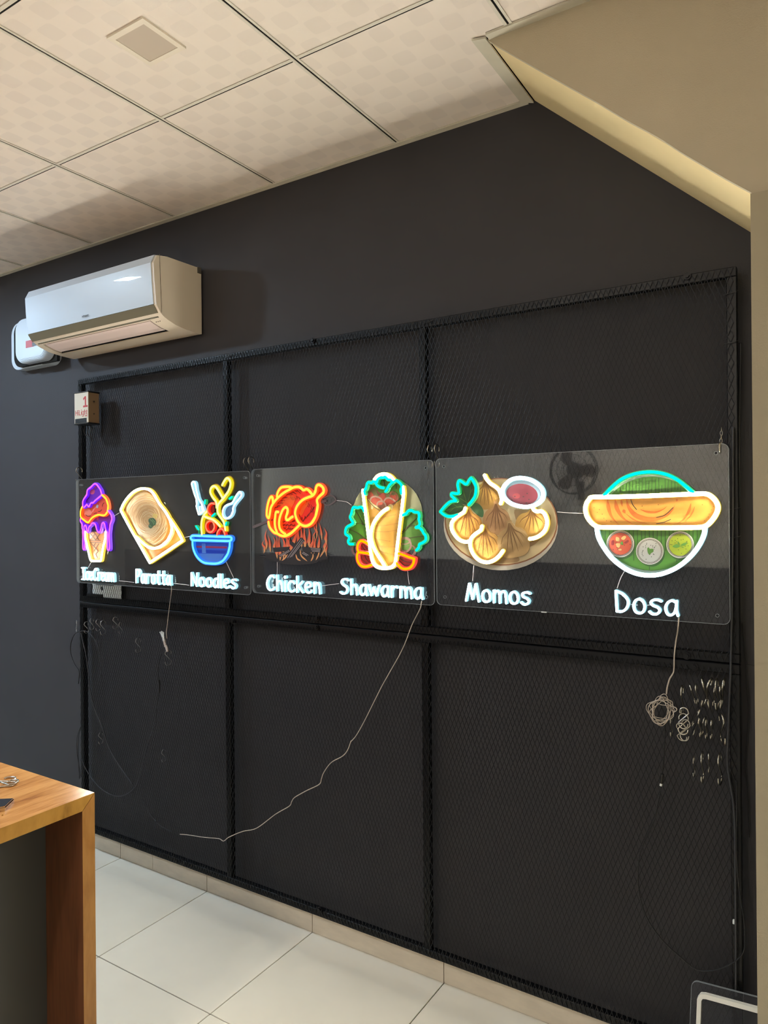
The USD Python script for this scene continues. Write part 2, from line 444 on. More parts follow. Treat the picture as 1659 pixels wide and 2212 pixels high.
def sheet(x0, x1, z0, z1, y, sw=0.0155, lw=0.0385, seed=0):
    """Expanded metal: diamonds sw wide and lw high, strands tilted out of the plane."""
    nx, nz = int(round((x1 - x0) / sw)), int(round((z1 - z0) / lw * 2))
    ii, kk = np.meshgrid(np.arange(nx + 1), np.arange(nz), indexing='ij')
    A, B = [], []
    hw, hl = sw / 2, lw / 2
    rng = np.random.default_rng(seed)
    X = x0 + np.arange(0, 2 * nx + 3) * hw; Z = z0 + np.arange(nz + 1) * hl
    jx = (meshkit.noise(np.stack(np.meshgrid(X * 6, Z * 3, [0.5], indexing='ij'), -1)[..., 0, :], seed) - .5) * 0.003
    for i in range(0, 2 * nx + 1):
        for k in range(nz):
            if (i + k) % 2 == 0:
                for d in (-1, 1):
                    i2 = i + d
                    if 0 <= i2 <= 2 * nx:
                        A.append((X[i] + jx[i, k], Z[k])); B.append((X[i2] + jx[i2, k + 1], Z[k + 1]))
    A, B = np.array(A), np.array(B)
    n = len(A)
    d = B - A; L = np.linalg.norm(d, axis=1, keepdims=True); d /= L; nrm = np.stack([-d[:, 1], d[:, 0]], 1) * np.sign(d[:, :1])
    w, t = 0.00085, 0.0010
    V = np.zeros((n, 8, 3))
    sgn = np.sign(d[:, 0])
    for e, P in ((0, A), (4, B)):
        for c, (a, b) in enumerate(((-1, -1), (1, -1), (1, 1), (-1, 1))):
            V[:, e + c, 0] = P[:, 0] + a * w * nrm[:, 0]
            V[:, e + c, 2] = P[:, 1] + a * w * nrm[:, 1]
            V[:, e + c, 1] = y + b * t * 0.5 + a * 0.0003 * sgn
    f = []
    for c in range(4):
        a, b = c, (c + 1) % 4
        f += [[a, b, b + 4], [a, b + 4, a + 4]]
    F = (np.array(f)[None] + (np.arange(n) * 8)[:, None, None]).reshape(-1, 3)
    return trimesh.Trimesh(V.reshape(-1, 3), F, process=False)


def frame(name, label, z0, z1):
    t = thing(name, label, 'mesh frame', group='steel mesh frames on the wall')
    yb = YM + TB
    for z in (z0, z1 - TB):
        obj('rail', bx(FX0, FX1, yb, YM, z, z + TB, 0.002), M_steel_black, t)
    for x in (FX0, P1 - TB / 2, P2 - TB / 2, FX1 - TB):
        obj('post', bx(x, x + TB, yb + 0.0005, YM + 0.0005, z0 + TB, z1 - TB, 0.002), M_steel_black, t)
    obj('mesh_sheet', sheet(FX0 + 0.002, FX1 - 0.002, z0 + 0.003, z1 - 0.003, YM - 0.002, seed=int(z0 * 10) + 1), M_mesh, t, kind='stuff')
    return t


def bolt(parent, x, z, r=0.011):
    a = trimesh.creation.cylinder(r, 0.003, sections=20); b = trimesh.creation.cylinder(r * 0.62, 0.008, sections=6)
    b.apply_translation([0, 0, 0.004])
    m = trimesh.util.concatenate([a, b]); v = m.vertices; m.vertices = np.stack([x + v[:, 0], YM - 0.004 - v[:, 2], z + v[:, 1]], 1)
    obj('bolt', m, M_steel_black, parent)


fu = frame('upper_mesh_frame', 'upper black steel frame faced with diamond mesh, behind the neon signs', ZM, ZT)
fd = frame('lower_mesh_frame', 'lower black steel frame faced with diamond mesh, down to the skirting', ZB, ZM - 0.0035)
for u, v in ((1483, 1417), (685, 1335)):
    q = at(u, v, 1, YM - 0.006); bolt(fu, q[0], q[2])
for u, v in ((1500, 1441), (683, 1355), (503, 1343)):
    q = at(u, v, 1, YM - 0.006); bolt(fd, q[0], q[2])
for u, v in ((1484, 596),):
    q = at(u, v, 1, YM - 0.006); bolt(fu, q[0], q[2])
q = at(690, 1965, 1, YM - 0.006); bolt(fd, q[0], q[2])
q = at(675, 735, 1, YM - 0.006); bolt(fu, q[0], q[2])
for x, z in ((FX0, 2.18), (FX1, 2.31), (FX1, 2.17), (FX1, 1.70), (FX1, 1.62), (P1 + 0.013, 2.372), (P2 + 0.013, 2.372)):   # wire ties round the posts
    par = fu
    c = [(x + 0.010 * s if x in (FX0, FX1) else x, YM - 0.006, z) for s in (-1, 1)]
    w = 0.034
    obj('wire_tie', tube([(x - (w if x == FX1 else 0.004), YM - 0.0045, z - 0.003), (x - w / 2 * (x == FX1) + 0.012, YM - 0.0065, z), (x + (0.006 if x == FX1 else w), YM - 0.0045, z + 0.004)], 0.0010, 5), M_cable, par)

# ------------------------------------------------------------------ air conditioner
AX0, AX1 = -0.322, 0.602
prof = [(-0.005, 2.80), (-0.20, 2.797), (-0.252, 2.788), (-0.271, 2.752), (-0.267, 2.675), (-0.258, 2.580), (-0.236, 2.549), (-0.215, 2.535), (-0.198, 2.528), (-0.155, 2.515), (-0.120, 2.510), (-0.087, 2.507), (-0.017, 2.503), (-0.005, 2.506)]
body = Polygon(prof)
trough = Polygon([(-0.222, 2.50), (-0.213, 2.540), (-0.190, 2.575), (-0.110, 2.560), (-0.108, 2.49)])
ac = thing('air_conditioner', 'long white split air conditioner mounted high on the charcoal wall', 'air conditioner')
obj('body', [ext_yz(body, AX0, AX0 + 0.045), ext_yz(body.difference(trough), AX0 + 0.045, AX1 - 0.09), ext_yz(body, AX1 - 0.09, AX1)], M_acbody, ac, smooth=25)
front = Polygon([(-0.238, 2.794), (-0.256, 2.791), (-0.2755, 2.753), (-0.2715, 2.675), (-0.2625, 2.582), (-0.252, 2.583), (-0.262, 2.68), (-0.266, 2.75)])
obj('front_panel', ext_yz(front, AX0 - 0.002, AX1 - 0.014), M_ac, ac, smooth=20)
band = Polygon([(-0.2622, 2.5805), (-0.2405, 2.5495), (-0.232, 2.553), (-0.250, 2.583)])
obj('band', ext_yz(band, AX0 - 0.002, AX1 - 0.014), M_acband, ac, label='champagne grey band under the front panel')
flap = Polygon([(-0.2085, 2.5345), (-0.196, 2.529), (-0.155, 2.5165), (-0.128, 2.513), (-0.128, 2.517), (-0.155, 2.5205), (-0.196, 2.533), (-0.2075, 2.538)])
obj('louver_flap', ext_yz(flap.buffer(0.0008), AX0 + 0.060, AX1 - 0.098), plain('pink_lit_white_plastic', (226, 208, 204), 0.35), ac, smooth=25)  # white plastic; its pink tint stands for neon and floor light
obj('outlet', ext_yz(Polygon([(-0.2125, 2.5405), (-0.19, 2.5745), (-0.111, 2.5595), (-0.1095, 2.512), (-0.1135, 2.512), (-0.115, 2.554), (-0.188, 2.567), (-0.2095, 2.540)]), AX0 + 0.046, AX1 - 0.091), M_black, ac)
for k in range(9):
    x = AX0 + 0.1 + k * 0.085
    obj('vane', bx(x, x + 0.002, -0.19, -0.12, 2.530, 2.556), M_black, ac)
obj('groove', ext_yz(Polygon([(-0.2255, 2.5408), (-0.2205, 2.5376), (-0.2195, 2.5395), (-0.2245, 2.5425)]).buffer(0.0006), AX0 + 0.02, AX1 - 0.03), M_acband, ac)
for k, (u, v) in enumerate(((351, 687), (355, 690), (359, 693))):
    q = at(u, v, 2, 2.531 - 0.002 * k)
    c = trimesh.creation.icosphere(1, 0.0022); c.apply_translation([AX1 - 0.07 + 0.012 * k, -0.2005, 2.5285]); obj('indicator', c, M_black if k == 0 else M_acband, ac)
tm = meshkit.text_mesh('HITACHI', 0.0078, 0.0008, True); v = tm.vertices
q = at(177, 686, 1, -0.268)
tm.vertices = np.stack([q[0] + v[:, 0] * 0.95, -0.2676 - v[:, 2] - 0.10 * v[:, 1] * -1, q[2] + v[:, 1]], 1)
obj('logo', tm, M_ink, ac)
obj('corner_bracket', bx(AX1 - 0.02, AX1 + 0.003, -0.03, -0.006, 2.775, 2.803, 0.002), plain('grey_bracket', (96, 92, 84), 0.5), ac)
obj('end_seam', ext_yz(Polygon([(-0.2385, 2.796), (-0.2405, 2.796), (-0.2325, 2.552), (-0.2305, 2.552)]), AX1 - 0.0005, AX1 + 0.0006), M_acband, ac)
obj('wall_mount', bx(AX0 + 0.02, AX1 - 0.02, -0.006, YW - 0.0005, 2.52, 2.79), M_acband, ac)

# white voltage stabilizer half hidden behind the air conditioner
SBX0, SBX1, SBZ0, SBZ1 = -0.846, -0.402, 2.497, 2.752
vs = thing('voltage_stabilizer', 'white rounded wall box with black groove and red label left of the air conditioner', 'stabilizer')
obj('back_shell', ext_xz(rrect(SBX0, SBZ0, SBX1 - 0.05, SBZ1, 0.065, 10), YW - 0.0005, -0.040), M_ac, vs, smooth=30)
obj('black_groove', ext_xz(rrect(SBX0 + 0.055, SBZ0 + 0.006, SBX1 - 0.002, SBZ1 - 0.006, 0.060, 10), -0.040, -0.058), M_void, vs, smooth=30)
cov = rrect(SBX0 + 0.137, SBZ0 + 0.009, SBX1 - 0.012, SBZ1 - 0.008, 0.066, 10)
cm = [ext_xz(cov, -0.058, -0.082)] + [ext_xz(cov.buffer(-0.026 * (1 - math.cos(math.asin((k + .5) / 14)))), -0.082 - 0.026 * k / 14, -0.082 - 0.026 * (k + 1) / 14) for k in range(14)]
obj('cover', cm, M_ac, vs)
obj('end_cap', ext_xz(rrect(SBX1 - 0.15, SBZ0 + 0.002, SBX1, SBZ0 + 0.10, 0.004, 3), -0.0405, -0.0575), M_black, vs)
q0, q1 = at(55, 736, 1, -0.110), at(67, 751, 1, -0.110)
obj('red_label', bx(q0[0], q0[0] + 0.075, -0.1078, -0.1088, q1[2] + 0.004, q0[2] - 0.002, 0.0003), M_red, vs)
obj('label_badge', bx(q0[0] + 0.058, q0[0] + 0.11, -0.1079, -0.1092, q1[2] + 0.006, q1[2] + 0.026, 0.0003), M_black, vs)

# small control box on the mesh
YB = -0.118
q = [at(u, v, 1, YB) for u, v in ((160.5, 849), (190, 846), (160.5, 918), (190, 918))]
bx0, bx1, bz0, bz1 = q[0][0], q[1][0], q[2][2], q[0][2]
cb = thing('control_box', 'small ivory box with a red figure 1 fixed at the top left of the mesh', 'control box')
obj('case', bx(bx0 + 0.002, bx1 - 0.002, YM - 0.004, YB + 0.003, bz0 + 0.004, bz1 - 0.004, 0.002), M_boxside, cb)
obj('front_plate', bx(bx0, bx1, YB + 0.004, YB, bz0 + 0.003, bz1 - 0.003, 0.001), M_boxface, cb)
for z in (bz0, bz1 - 0.004):
    obj('end_cap', bx(bx0 - 0.003, bx1 + 0.003, YM - 0.003, YB - 0.003, z, z + 0.005, 0.001), M_black, cb)
obj('dark_strip', bx(bx0 + 0.006, bx1 - 0.012, YB + 0.001, YB - 0.0012, bz0 + 0.006, bz0 + 0.028, 0.0004), M_black, cb)
obj('figure', text_xz('1', 0.050, bx0 + 0.063, YB - 0.0002, bz0 + 0.082, 0.0006, True), M_redink, cb)
tmm = text_xz('HiLight', 0.026, 0, 0, 0, 0.0006)
tmm.vertices[:, 0] = tmm.vertices[:, 0] / np.ptp(tmm.vertices[:, 0]) * 0.094 + bx0 + 0.006; tmm.vertices[:, 1] += YB - 0.0002; tmm.vertices[:, 2] += bz0 + 0.044
obj('lettering', tmm, M_redink, cb)
obj('lettering', bx(bx1 - 0.024, bx1 - 0.008, YB + 0.0002, YB - 0.0008, bz0 + 0.036, bz0 + 0.040), M_redink, cb)
for z in (0.05, 0.11):
    s = trimesh.creation.icosphere(1, 0.0035); s.apply_translation([bx1 - 0.002, (YM + YB) / 2, bz0 + z]); obj('screw', s, M_black, cb)
for k in range(3):
    a = [(bx0 + 0.03 + 0.012 * k, -0.075, bz0 + 0.002), (bx0 + 0.022 + 0.03 * k, -0.08, bz0 - 0.018), (bx0 + 0.01 + 0.02 * k, -0.066, bz0 - 0.042), (bx0 + 0.035 + 0.008 * k, -0.056, bz0 - 0.07)]
    obj('lead', tube(spline(a), 0.0024, 6), M_cable, cb)
# ------------------------------------------------------------------ neon signs on clear acrylic
YS0, YS1 = -0.1013, -0.1045       # the sheet's back and front
YP = -0.1048                       # where the printed art begins
YT0, YT1, YC = -0.1050, -0.1175, -0.1205   # tube back, tube front, lit face
CROPS = {'C1': (160, 1030, 16.59), 'C2': (160, 1120, 15.08), 'C3': (400, 1020, 11.85), 'PA': (240, 1030, 9.217), 'BO': (400, 1130, 11.85), 'CH': (560, 1030, 9.217),
         'SH': (740, 1010, 8.732), 'MO': (920, 960, 4.879), 'MA': (920, 1010, 9.217), 'MB': (1060, 1010, 9.217), 'DD': (1240, 1000, 4.879), 'P': (0, 0, 1.0),
         'R8': (1340, 1320, 5.028), 'L2': (130, 1260, 3.686), 'F7': (420, 1600, 2.86), 'R5': (1440, 1320, 5.53), 'B4': (1359, 1700, 4.32), 'P1': (150, 980, 4.046)}


def tr(crop, pts, y=YC):
    """Traced outline -> (x, z) on the vertical plane at y."""
    x0, y0, s = CROPS[crop]
    return [tuple(at(x0 + u / s, y0 + v / s, 1, y)[[0, 2]]) for u, v in pts]


NEON = {   # lit face, silicone body, strength
    'purple': ((1.0, 0.16, 1.0), (0.16, 0.0, 1.0), TINT_NEON, 0.85), 'amber': ((1.0, 0.84, 0.06), (1.0, 0.10, 0.0), TINT_NEON, 1.0),
    'flame': ((1.0, 0.82, 0.07), (1.0, 0.07, 0.0), TINT_NEON, 1.0), 'warm': ((1.0, 0.94, 0.78), (1.0, 0.72, 0.06), WHITE_NEON, 0.9),
    'lemon': ((1.0, 0.98, 0.42), (0.86, 0.76, 0.0), TINT_NEON * 1.05, 0.8), 'red': ((1.0, 0.26, 0.12), (1.0, 0.01, 0.0), TINT_NEON, 0.8),
    'orange': ((1.0, 0.48, 0.0), (1.0, 0.03, 0.02), TINT_NEON, 0.8), 'green': ((0.0, 0.88, 1.0), (0.0, 0.62, 0.16), TINT_NEON, 0.55),
    'ice': ((0.16, 0.92, 1.0), (0.0, 0.22, 1.0), TINT_NEON * 1.1, 0.7), 'cold': ((0.88, 0.98, 1.0), (0.45, 0.88, 1.0), WHITE_NEON * 0.4, 0.95),
    'cutlery': ((0.88, 0.98, 1.0), (0.40, 0.80, 1.0), 7.0, 0.8),
    'rose': ((1.0, 0.12, 0.8), (0.7, 0.0, 0.6), TINT_NEON, 0.6)}


def dome(g, y0, y1, inset=0.0022):
    """Rounded front of a tube: the outline rises to a narrower flat crest."""
    out = []
    for p in polys(g):
        top = p.buffer(-inset)
        if top.is_empty:
            top = p.buffer(-inset * 0.5)
        for q, flat in [(q, False) for q in polys(p.difference(top))] + [(q, True) for q in polys(top)]:
            v, f = trimesh.creation.triangulate_polygon(q, engine='earcut')
            if flat:
                y = np.full(len(v), y1)
            else:
                edge_ = p.boundary
                y = np.array([y0 if edge_.distance(Point(t)) < inset * 0.3 else y1 for t in v])
            V = np.stack([v[:, 0], y, v[:, 1]], 1)
            n = np.cross(V[f[:, 1]] - V[f[:, 0]], V[f[:, 2]] - V[f[:, 0]])
            f = np.where((n[:, 1] > 0)[:, None], f[:, ::-1], f)
            out.append(trimesh.Trimesh(V, f, process=False))
    return trimesh.util.concatenate(out)


def neon(parent, color, paths, core=0.0080, body=0.0120):
    a, b, sa, sb = NEON[color]
    gl = glow('neon_face_' + color, a, sa); si = silicone('neon_body_' + color, b, sb)
    for p in paths:
        L = LineString(p)
        obj('neon_tube', ext_xz(L.buffer(body / 2, quad_segs=4), YT0, YT1), si, parent)
        obj('tube_face', dome(L.buffer(core / 2, quad_segs=4), YT1 - 0.0001, YC), gl, parent)


def ink(rgb):
    rgb = np.clip(np.asarray(rgb, float) * INK, 0, 255)
    return plain('print_%02x%02x%02x' % tuple(int(c) for c in rgb), rgb, 0.4)


INK = 1.0        # ink density of the motif being built


_count = [0]


def art(parent, name, geoms, rgb, layer, **kw):
    """Flat printed shapes, each layer a little in front of the last."""
    g = unary_union([x if hasattr(x, 'geom_type') else Polygon(x).buffer(0) for x in geoms])
    _count[0] += 1
    return obj(name, ext_xz(g, YP - 0.0002, YP - 0.0003 - 0.00035 * (layer + 0.05 * (_count[0] % 16))), ink(rgb), parent, **kw)


def blob(crop, pts, n=4, y=YP):
    return Polygon(spline(tr(crop, pts, y), n, True)).buffer(0)


def strokes(crop, lines, w, y=YP, smooth=True):
    """Drawn pen lines, w metres wide."""
    return unary_union([LineString(spline(tr(crop, l, y), 3) if smooth and len(l) > 2 else tr(crop, l, y)).buffer(w / 2, quad_segs=3) for l in lines])


def taper(pts, w, ends=(0.15, 0.15), k=(4, 4)):
    P = spline(pts, 5); t = np.linspace(0, 1, len(P)); W = w / 2 * np.minimum(1, np.minimum(ends[0] + t * k[0], ends[1] + (1 - t) * k[1]))
    d = np.gradient(P, axis=0); d /= np.linalg.norm(d, axis=1, keepdims=True) + 1e-12; n = np.stack([-d[:, 1], d[:, 0]], 1)
    return Polygon(np.vstack([P + n * W[:, None], (P - n * W[:, None])[::-1]])).buffer(0)


def ellipse(crop, cx, cy, rx, ry, tilt=0, y=YP, n=40):
    a = np.arange(n) / n * 2 * math.pi; c, s = math.cos(tilt), math.sin(tilt)
    return Polygon(tr(crop, [(cx + rx * math.cos(q) * c - ry * math.sin(q) * s, cy + rx * math.cos(q) * s + ry * math.sin(q) * c) for q in a], y))


def open_path(crop, *segs):
    """Smooth runs joined at sharp corners."""
    out = []
    for s in segs:
        q = [tuple(p) for p in spline(tr(crop, s), 5)]
        out += q if not out else q[1:] if q[0] == out[-1] else q
    return out


def closed_path(crop, pts):
    q = spline(tr(crop, pts), 5, True)
    return [tuple(p) for p in q] + [tuple(q[0])]


GLYPH = {
    'I': (.55, [[(0, 1), (.55, 1)], [(.27, 1), (.27, 0)], [(0, 0), (.55, 0)]]), 'c': (.5, [[(.5, .55), (.38, .67), (.2, .66), (.06, .5), (.02, .3), (.1, .08), (.27, 0), (.42, .04), (.5, .12)]]),
    'e': (.52, [[(.05, .32), (.25, .36), (.46, .46), (.43, .6), (.27, .68), (.1, .58), (.03, .35), (.1, .1), (.28, 0), (.44, .06), (.52, .16)]]),
    'C': (.62, [[(.6, .86), (.48, .98), (.3, .95), (.1, .72), (.02, .42), (.1, .12), (.3, 0), (.48, .06), (.62, .2)]]),
    'r': (.44, [[(.05, .68), (.05, 0)], [(.05, .4), (.16, .6), (.3, .68), (.44, .62)]]),
    'a': (.52, [[(.46, .6), (.3, .68), (.12, .58), (.02, .34), (.08, .08), (.22, 0), (.38, .12), (.46, .4), (.48, .66)], [(.48, .66), (.47, .25), (.53, 0)]]),
    'm': (.80, [[(.04, .68), (.04, 0)], [(.04, .42), (.14, .63), (.28, .66), (.38, .5), (.39, 0)], [(.39, .44), (.5, .63), (.64, .66), (.74, .5), (.77, 0)]]),
    'P': (.54, [[(.05, 1), (.05, 0)], [(.05, .98), (.3, 1), (.5, .86), (.5, .66), (.3, .5), (.06, .45)]]),
    'o': (.52, [[(.26, .68), (.1, .58), (.02, .34), (.09, .08), (.26, 0), (.43, .08), (.5, .34), (.42, .58), (.26, .68)]]),
    't': (.45, [[(.2, .95), (.2, .14), (.3, 0), (.42, .04)], [(0, .66), (.45, .68)]]), 'N': (.62, [[(.03, 0), (.05, 1)], [(.05, 1), (.55, 0)], [(.55, 0), (.6, 1)]]),
    'd': (.54, [[(.46, .6), (.3, .68), (.12, .58), (.02, .34), (.08, .08), (.22, 0), (.38, .1), (.47, .4)], [(.49, 1), (.49, 0)]]), 'l': (.12, [[(.06, 1), (.06, 0)]]),
    's': (.48, [[(.5, .62), (.34, .68), (.14, .64), (.06, .52), (.16, .4), (.34, .33), (.44, .2), (.34, .03), (.14, 0), (0, .1)]]),
    'h': (.50, [[(.05, 1), (.05, 0)], [(.05, .4), (.18, .61), (.33, .65), (.43, .5), (.46, 0)]]), 'i': (.12, [[(.06, .66), (.06, 0)], [(.055, .90), (.065, .92)]]),
    'k': (.5, [[(.05, 1), (.05, 0)], [(.46, .68), (.08, .32)], [(.18, .4), (.5, 0)]]), 'n': (.5, [[(.05, .68), (.05, 0)], [(.05, .4), (.18, .61), (.33, .65), (.43, .5), (.46, 0)]]),
    'S': (.60, [[(.6, .92), (.42, 1), (.2, .96), (.1, .78), (.22, .6), (.44, .48), (.52, .28), (.4, .06), (.2, 0), (0, .1)]]), 'w': (.70, [[(0, .68), (.16, .02)], [(.16, .02), (.34, .56)], [(.34, .56), (.52, .02)], [(.52, .02), (.7, .68)]]),
    'M': (.82, [[(0, 0), (.2, 1)], [(.2, 1), (.4, .12)], [(.4, .12), (.6, 1)], [(.6, 1), (.78, 0)]]),
    'D': (.62, [[(.04, 1), (.08, .02)], [(.04, 1), (.36, .85), (.58, .55), (.52, .22), (.32, .03), (.08, .02)]])}
M_face_cold, M_body_cold = glow('word_face_cold', NEON['cold'][0], WORD_NEON), silicone('word_body_cold', (0.38, 0.82, 1.0), 1.0)


def word(parent, text, x0, x1, z0, h, gap=0.15):
    path = parent + '/' + numbered(parent, 'word')
    props(UsdGeom.Xform.Define(stage, path).GetPrim(), f'word {text} in handwritten white neon letters')
    tot = sum(GLYPH[c][0] for c in text) + gap * (len(text) - 1); k = (x1 - x0) / tot; x = x0
    for c in text:
        w, ss = GLYPH[c]
        L = unary_union([LineString([(x + p[0] * k, z0 + p[1] * h) for p in (spline(s, 5) if len(s) > 2 else s)]).buffer(0.0030, quad_segs=4) for s in ss])
        if c == 'i':
            L = unary_union([L, Point(x + .06 * k, z0 + .92 * h).buffer(0.0058)])
        obj('letter_body', ext_xz(L.buffer(0.0009), YT0, YT1), M_body_cold, path)
        obj('letter_face', dome(L, YT1 - 0.0001, YC), M_face_cold, path)
        x += (w + gap) * k


def sign(label, corners, holes):
    t = thing('neon_sign', label, 'neon sign', group='neon menu signs')
    (xa, za), (xb, zb) = corners
    g = rrect(xa, za, xb, zb, 0.018, 5)
    hol = unary_union([Point(x, z).buffer(0.0040) for x, z in holes]); full = g.difference(hol)
    obj('acrylic_sheet', ext_xz(full.buffer(-0.0004), YS0, YS1), M_acrylic, t)
    rim = unary_union([g.difference(g.buffer(-0.0013)), hol.buffer(0.0011).difference(hol)])
    obj('sheet_edge', ext_xz(rim, YS0 + 0.0002, YS1 - 0.0002), M_acedge, t, label='edge of the clear sheet, its edge-lit line put in as pale colour')
    return t


def jumper(t, crop, pts, y=-0.108):
    q = spline([(a, y, b) for a, b in tr(crop, pts, y)], 4)
    obj('jumper_wire', tube(q, 0.0013, 5), M_wire_pale, t)


# ---- first sheet: ice cream, parotta, noodles
s1 = sign('clear acrylic neon sign with ice cream, parotta and noodles, at the left', ((-0.182, 1.363), (0.979, 1.874)), [(0.945, 1.393), (0.945, 1.846), (-0.15, 1.846), (-0.15, 1.393)])
swirl_p = open_path('C1', [(300, 1060), (290, 960), (300, 870), (340, 780), (400, 700), (435, 640), (445, 560), (460, 480), (500, 430), (570, 385), (640, 310), (690, 265), (735, 250), (790, 270), (840, 330), (890, 410), (935, 480), (960, 560), (975, 620)],
                    [(975, 620), (930, 690), (850, 760), (770, 820), (720, 865), (680, 915), (640, 935), (600, 930), (570, 960), (545, 1020), (520, 1060), (490, 1060), (460, 1020), (435, 990), (400, 1030), (370, 1070), (335, 1100)])
scoop_p = open_path('C1', [(280, 1070), (240, 1150), (215, 1240), (210, 1340), (220, 1430), (270, 1500), (350, 1560), (420, 1615), (490, 1635), (530, 1590), (580, 1520), (650, 1450), (740, 1400), (860, 1360), (960, 1375), (1040, 1385), (1110, 1350), (1165, 1280), (1190, 1190), (1205, 1090), (1195, 980), (1160, 860), (1110, 770), (1050, 710), (980, 650)])
drip_p = open_path('C2', [(200, -10), (185, 60), (205, 120), (245, 180), (250, 250), (245, 310), (265, 380), (275, 500), (270, 700), (270, 900), (275, 980), (300, 1015), (330, 980), (335, 850), (330, 600), (320, 400), (305, 300), (320, 240), (350, 225), (380, 260), (395, 330), (400, 400), (425, 440), (450, 400), (455, 320), (480, 260), (530, 220), (560, 170), (600, 150), (645, 160), (680, 200), (700, 260), (720, 350), (750, 420), (800, 450), (840, 420), (860, 350), (875, 250), (900, 160), (940, 135), (975, 170), (990, 240), (1005, 330), (1030, 400), (1065, 450), (1075, 600), (1070, 800), (1065, 950), (1080, 1020), (1105, 1030), (1135, 1000), (1140, 900), (1130, 700), (1125, 500), (1135, 400), (1150, 300), (1160, 200), (1190, 120), (1215, 50), (1217, 0), (1205, -80), (1170, -150), (1120, -220), (1085, -260)])
cone_p = open_path('C2', [(345, 440), (345, 560), (355, 680), (380, 760), (410, 880), (440, 1020), (470, 1180), (500, 1300), (530, 1370), (600, 1385), (740, 1388), (840, 1380), (870, 1330), (890, 1200), (915, 1030), (945, 870), (985, 740), (1000, 650), (1000, 520), (1010, 425)])
ice = art(s1, 'ice_cream_motif', [Polygon(cone_p).buffer(0)], (172, 112, 62), 1, label='ice cream cone in purple, amber and white neon over printed art')
art(ice, 'drip_print', [Polygon(drip_p).buffer(0)], (128, 34, 150), 2)
art(ice, 'scoop_print', [Polygon(scoop_p + swirl_p[::-1][:1]).buffer(0)], (222, 84, 62), 3)
art(ice, 'swirl_print', [Polygon(swirl_p).buffer(0)], (108, 34, 176), 4)
art(ice, 'cherry_print', [ellipse('C1', 660, 530, 95, 100), ellipse('C1', 765, 365, 55, 50), ellipse('C1', 860, 1500, 40, 60)], (186, 74, 112), 5)
art(ice, 'highlight_print', [blob('C1', [(345, 1165), (480, 1130), (620, 1230), (640, 1320), (560, 1395), (420, 1390), (330, 1260)]), Polygon(tr('C1', [(630, 1290), (700, 1150), (800, 1070), (900, 1010), (935, 930), (950, 945), (900, 1040), (760, 1140), (690, 1270)], YP))], (232, 130, 110), 4)
art(ice, 'eye_print', [ellipse('C1', 843, 1060, 42, 62)], (178, 172, 190), 5)
art(ice, 'line_drawing', [strokes('C1', [[(430, 1365), (480, 1400), (540, 1415), (600, 1400)], [(720, 1330), (780, 1300), (830, 1305)], [(880, 1245), (940, 1240), (1000, 1180)], [(1030, 1060), (1030, 1010), (1060, 950), (1090, 935)], [(470, 900), (475, 830), (560, 740)]], 0.0028),
                          strokes('C2', [[(520, 480), (700, 690)], [(600, 360), (810, 690)], [(690, 500), (540, 670)], [(850, 500), (700, 700)], [(520, 715), (860, 715)], [(540, 775), (880, 775)], [(560, 810), (790, 1060)], [(700, 800), (650, 890)], [(810, 820), (640, 1090)], [(700, 1150), (770, 1280)], [(800, 1060), (700, 1170)]], 0.0026, smooth=False)], (74, 32, 34), 5)
neon(ice, 'warm', [cone_p], 0.009, 0.0125)
neon(ice, 'purple', [drip_p, swirl_p], 0.0066, 0.0125)
neon(ice, 'amber', [scoop_p], 0.0085, 0.0130)

INK = 0.68
par_a = open_path('PA', [(175, 665), (230, 540), (310, 420), (420, 310), (530, 250), (640, 235), (740, 255), (820, 320), (890, 430), (950, 540), (1030, 640), (1100, 740), (1160, 860), (1195, 980), (1190, 1100), (1140, 1220), (1050, 1330), (940, 1400), (830, 1425), (720, 1395), (610, 1310), (530, 1230), (480, 1195)])
par_b = open_path('PA', [(175, 665), (370, 1030), (620, 1470), (755, 1710)], [(755, 1710), (1090, 1490), (1410, 1270)], [(1410, 1270), (1350, 1140), (1270, 1010), (1165, 850)])
pm = art(s1, 'parotta_motif', [Polygon(par_a).buffer(0), Polygon(par_b).buffer(0)], (196, 122, 34), 1, label='layered parotta bread on a board in warm white neon')
bread = blob('PA', [(300, 600), (350, 480), (450, 360), (560, 290), (690, 290), (800, 360), (880, 470), (960, 590), (1060, 720), (1110, 870), (1130, 1020), (1090, 1160), (1010, 1280), (880, 1370), (760, 1360), (640, 1270), (530, 1140), (500, 1040), (430, 900), (370, 780), (310, 690)])
art(pm, 'bread_print', [bread], (214, 172, 116), 2)
rg = np.random.default_rng(3)
for k, (rgb, lay) in enumerate((((188, 134, 72), 3), ((232, 206, 164), 4))):
    ls = []
    for i in range(26):
        r = 70 + i * 19 + k * 9; a0 = rg.uniform(0, 6.28); n = 14; da = rg.uniform(2.2, 4.2)
        ls.append([(760 - i * 4 + r * 1.0 * math.cos(a0 + da * j / n) * (1 + .05 * math.sin(5 * j + i)), 870 - i * 4 + r * 1.12 * math.sin(a0 + da * j / n)) for j in range(n + 1)])
    art(pm, 'layer_print', [strokes('PA', ls, 0.0024).intersection(bread.buffer(-0.004))], rgb, lay)
art(pm, 'butter_print', [Polygon(tr('PA', [(850, 725), (935, 750), (915, 830), (825, 800)], YP))], (222, 196, 110), 5)
art(pm, 'garnish_print', [blob('PA', [(770, 830), (850, 820), (900, 880), (890, 960), (850, 970), (800, 1030), (750, 990), (770, 930), (750, 880)])], (46, 92, 60), 5)
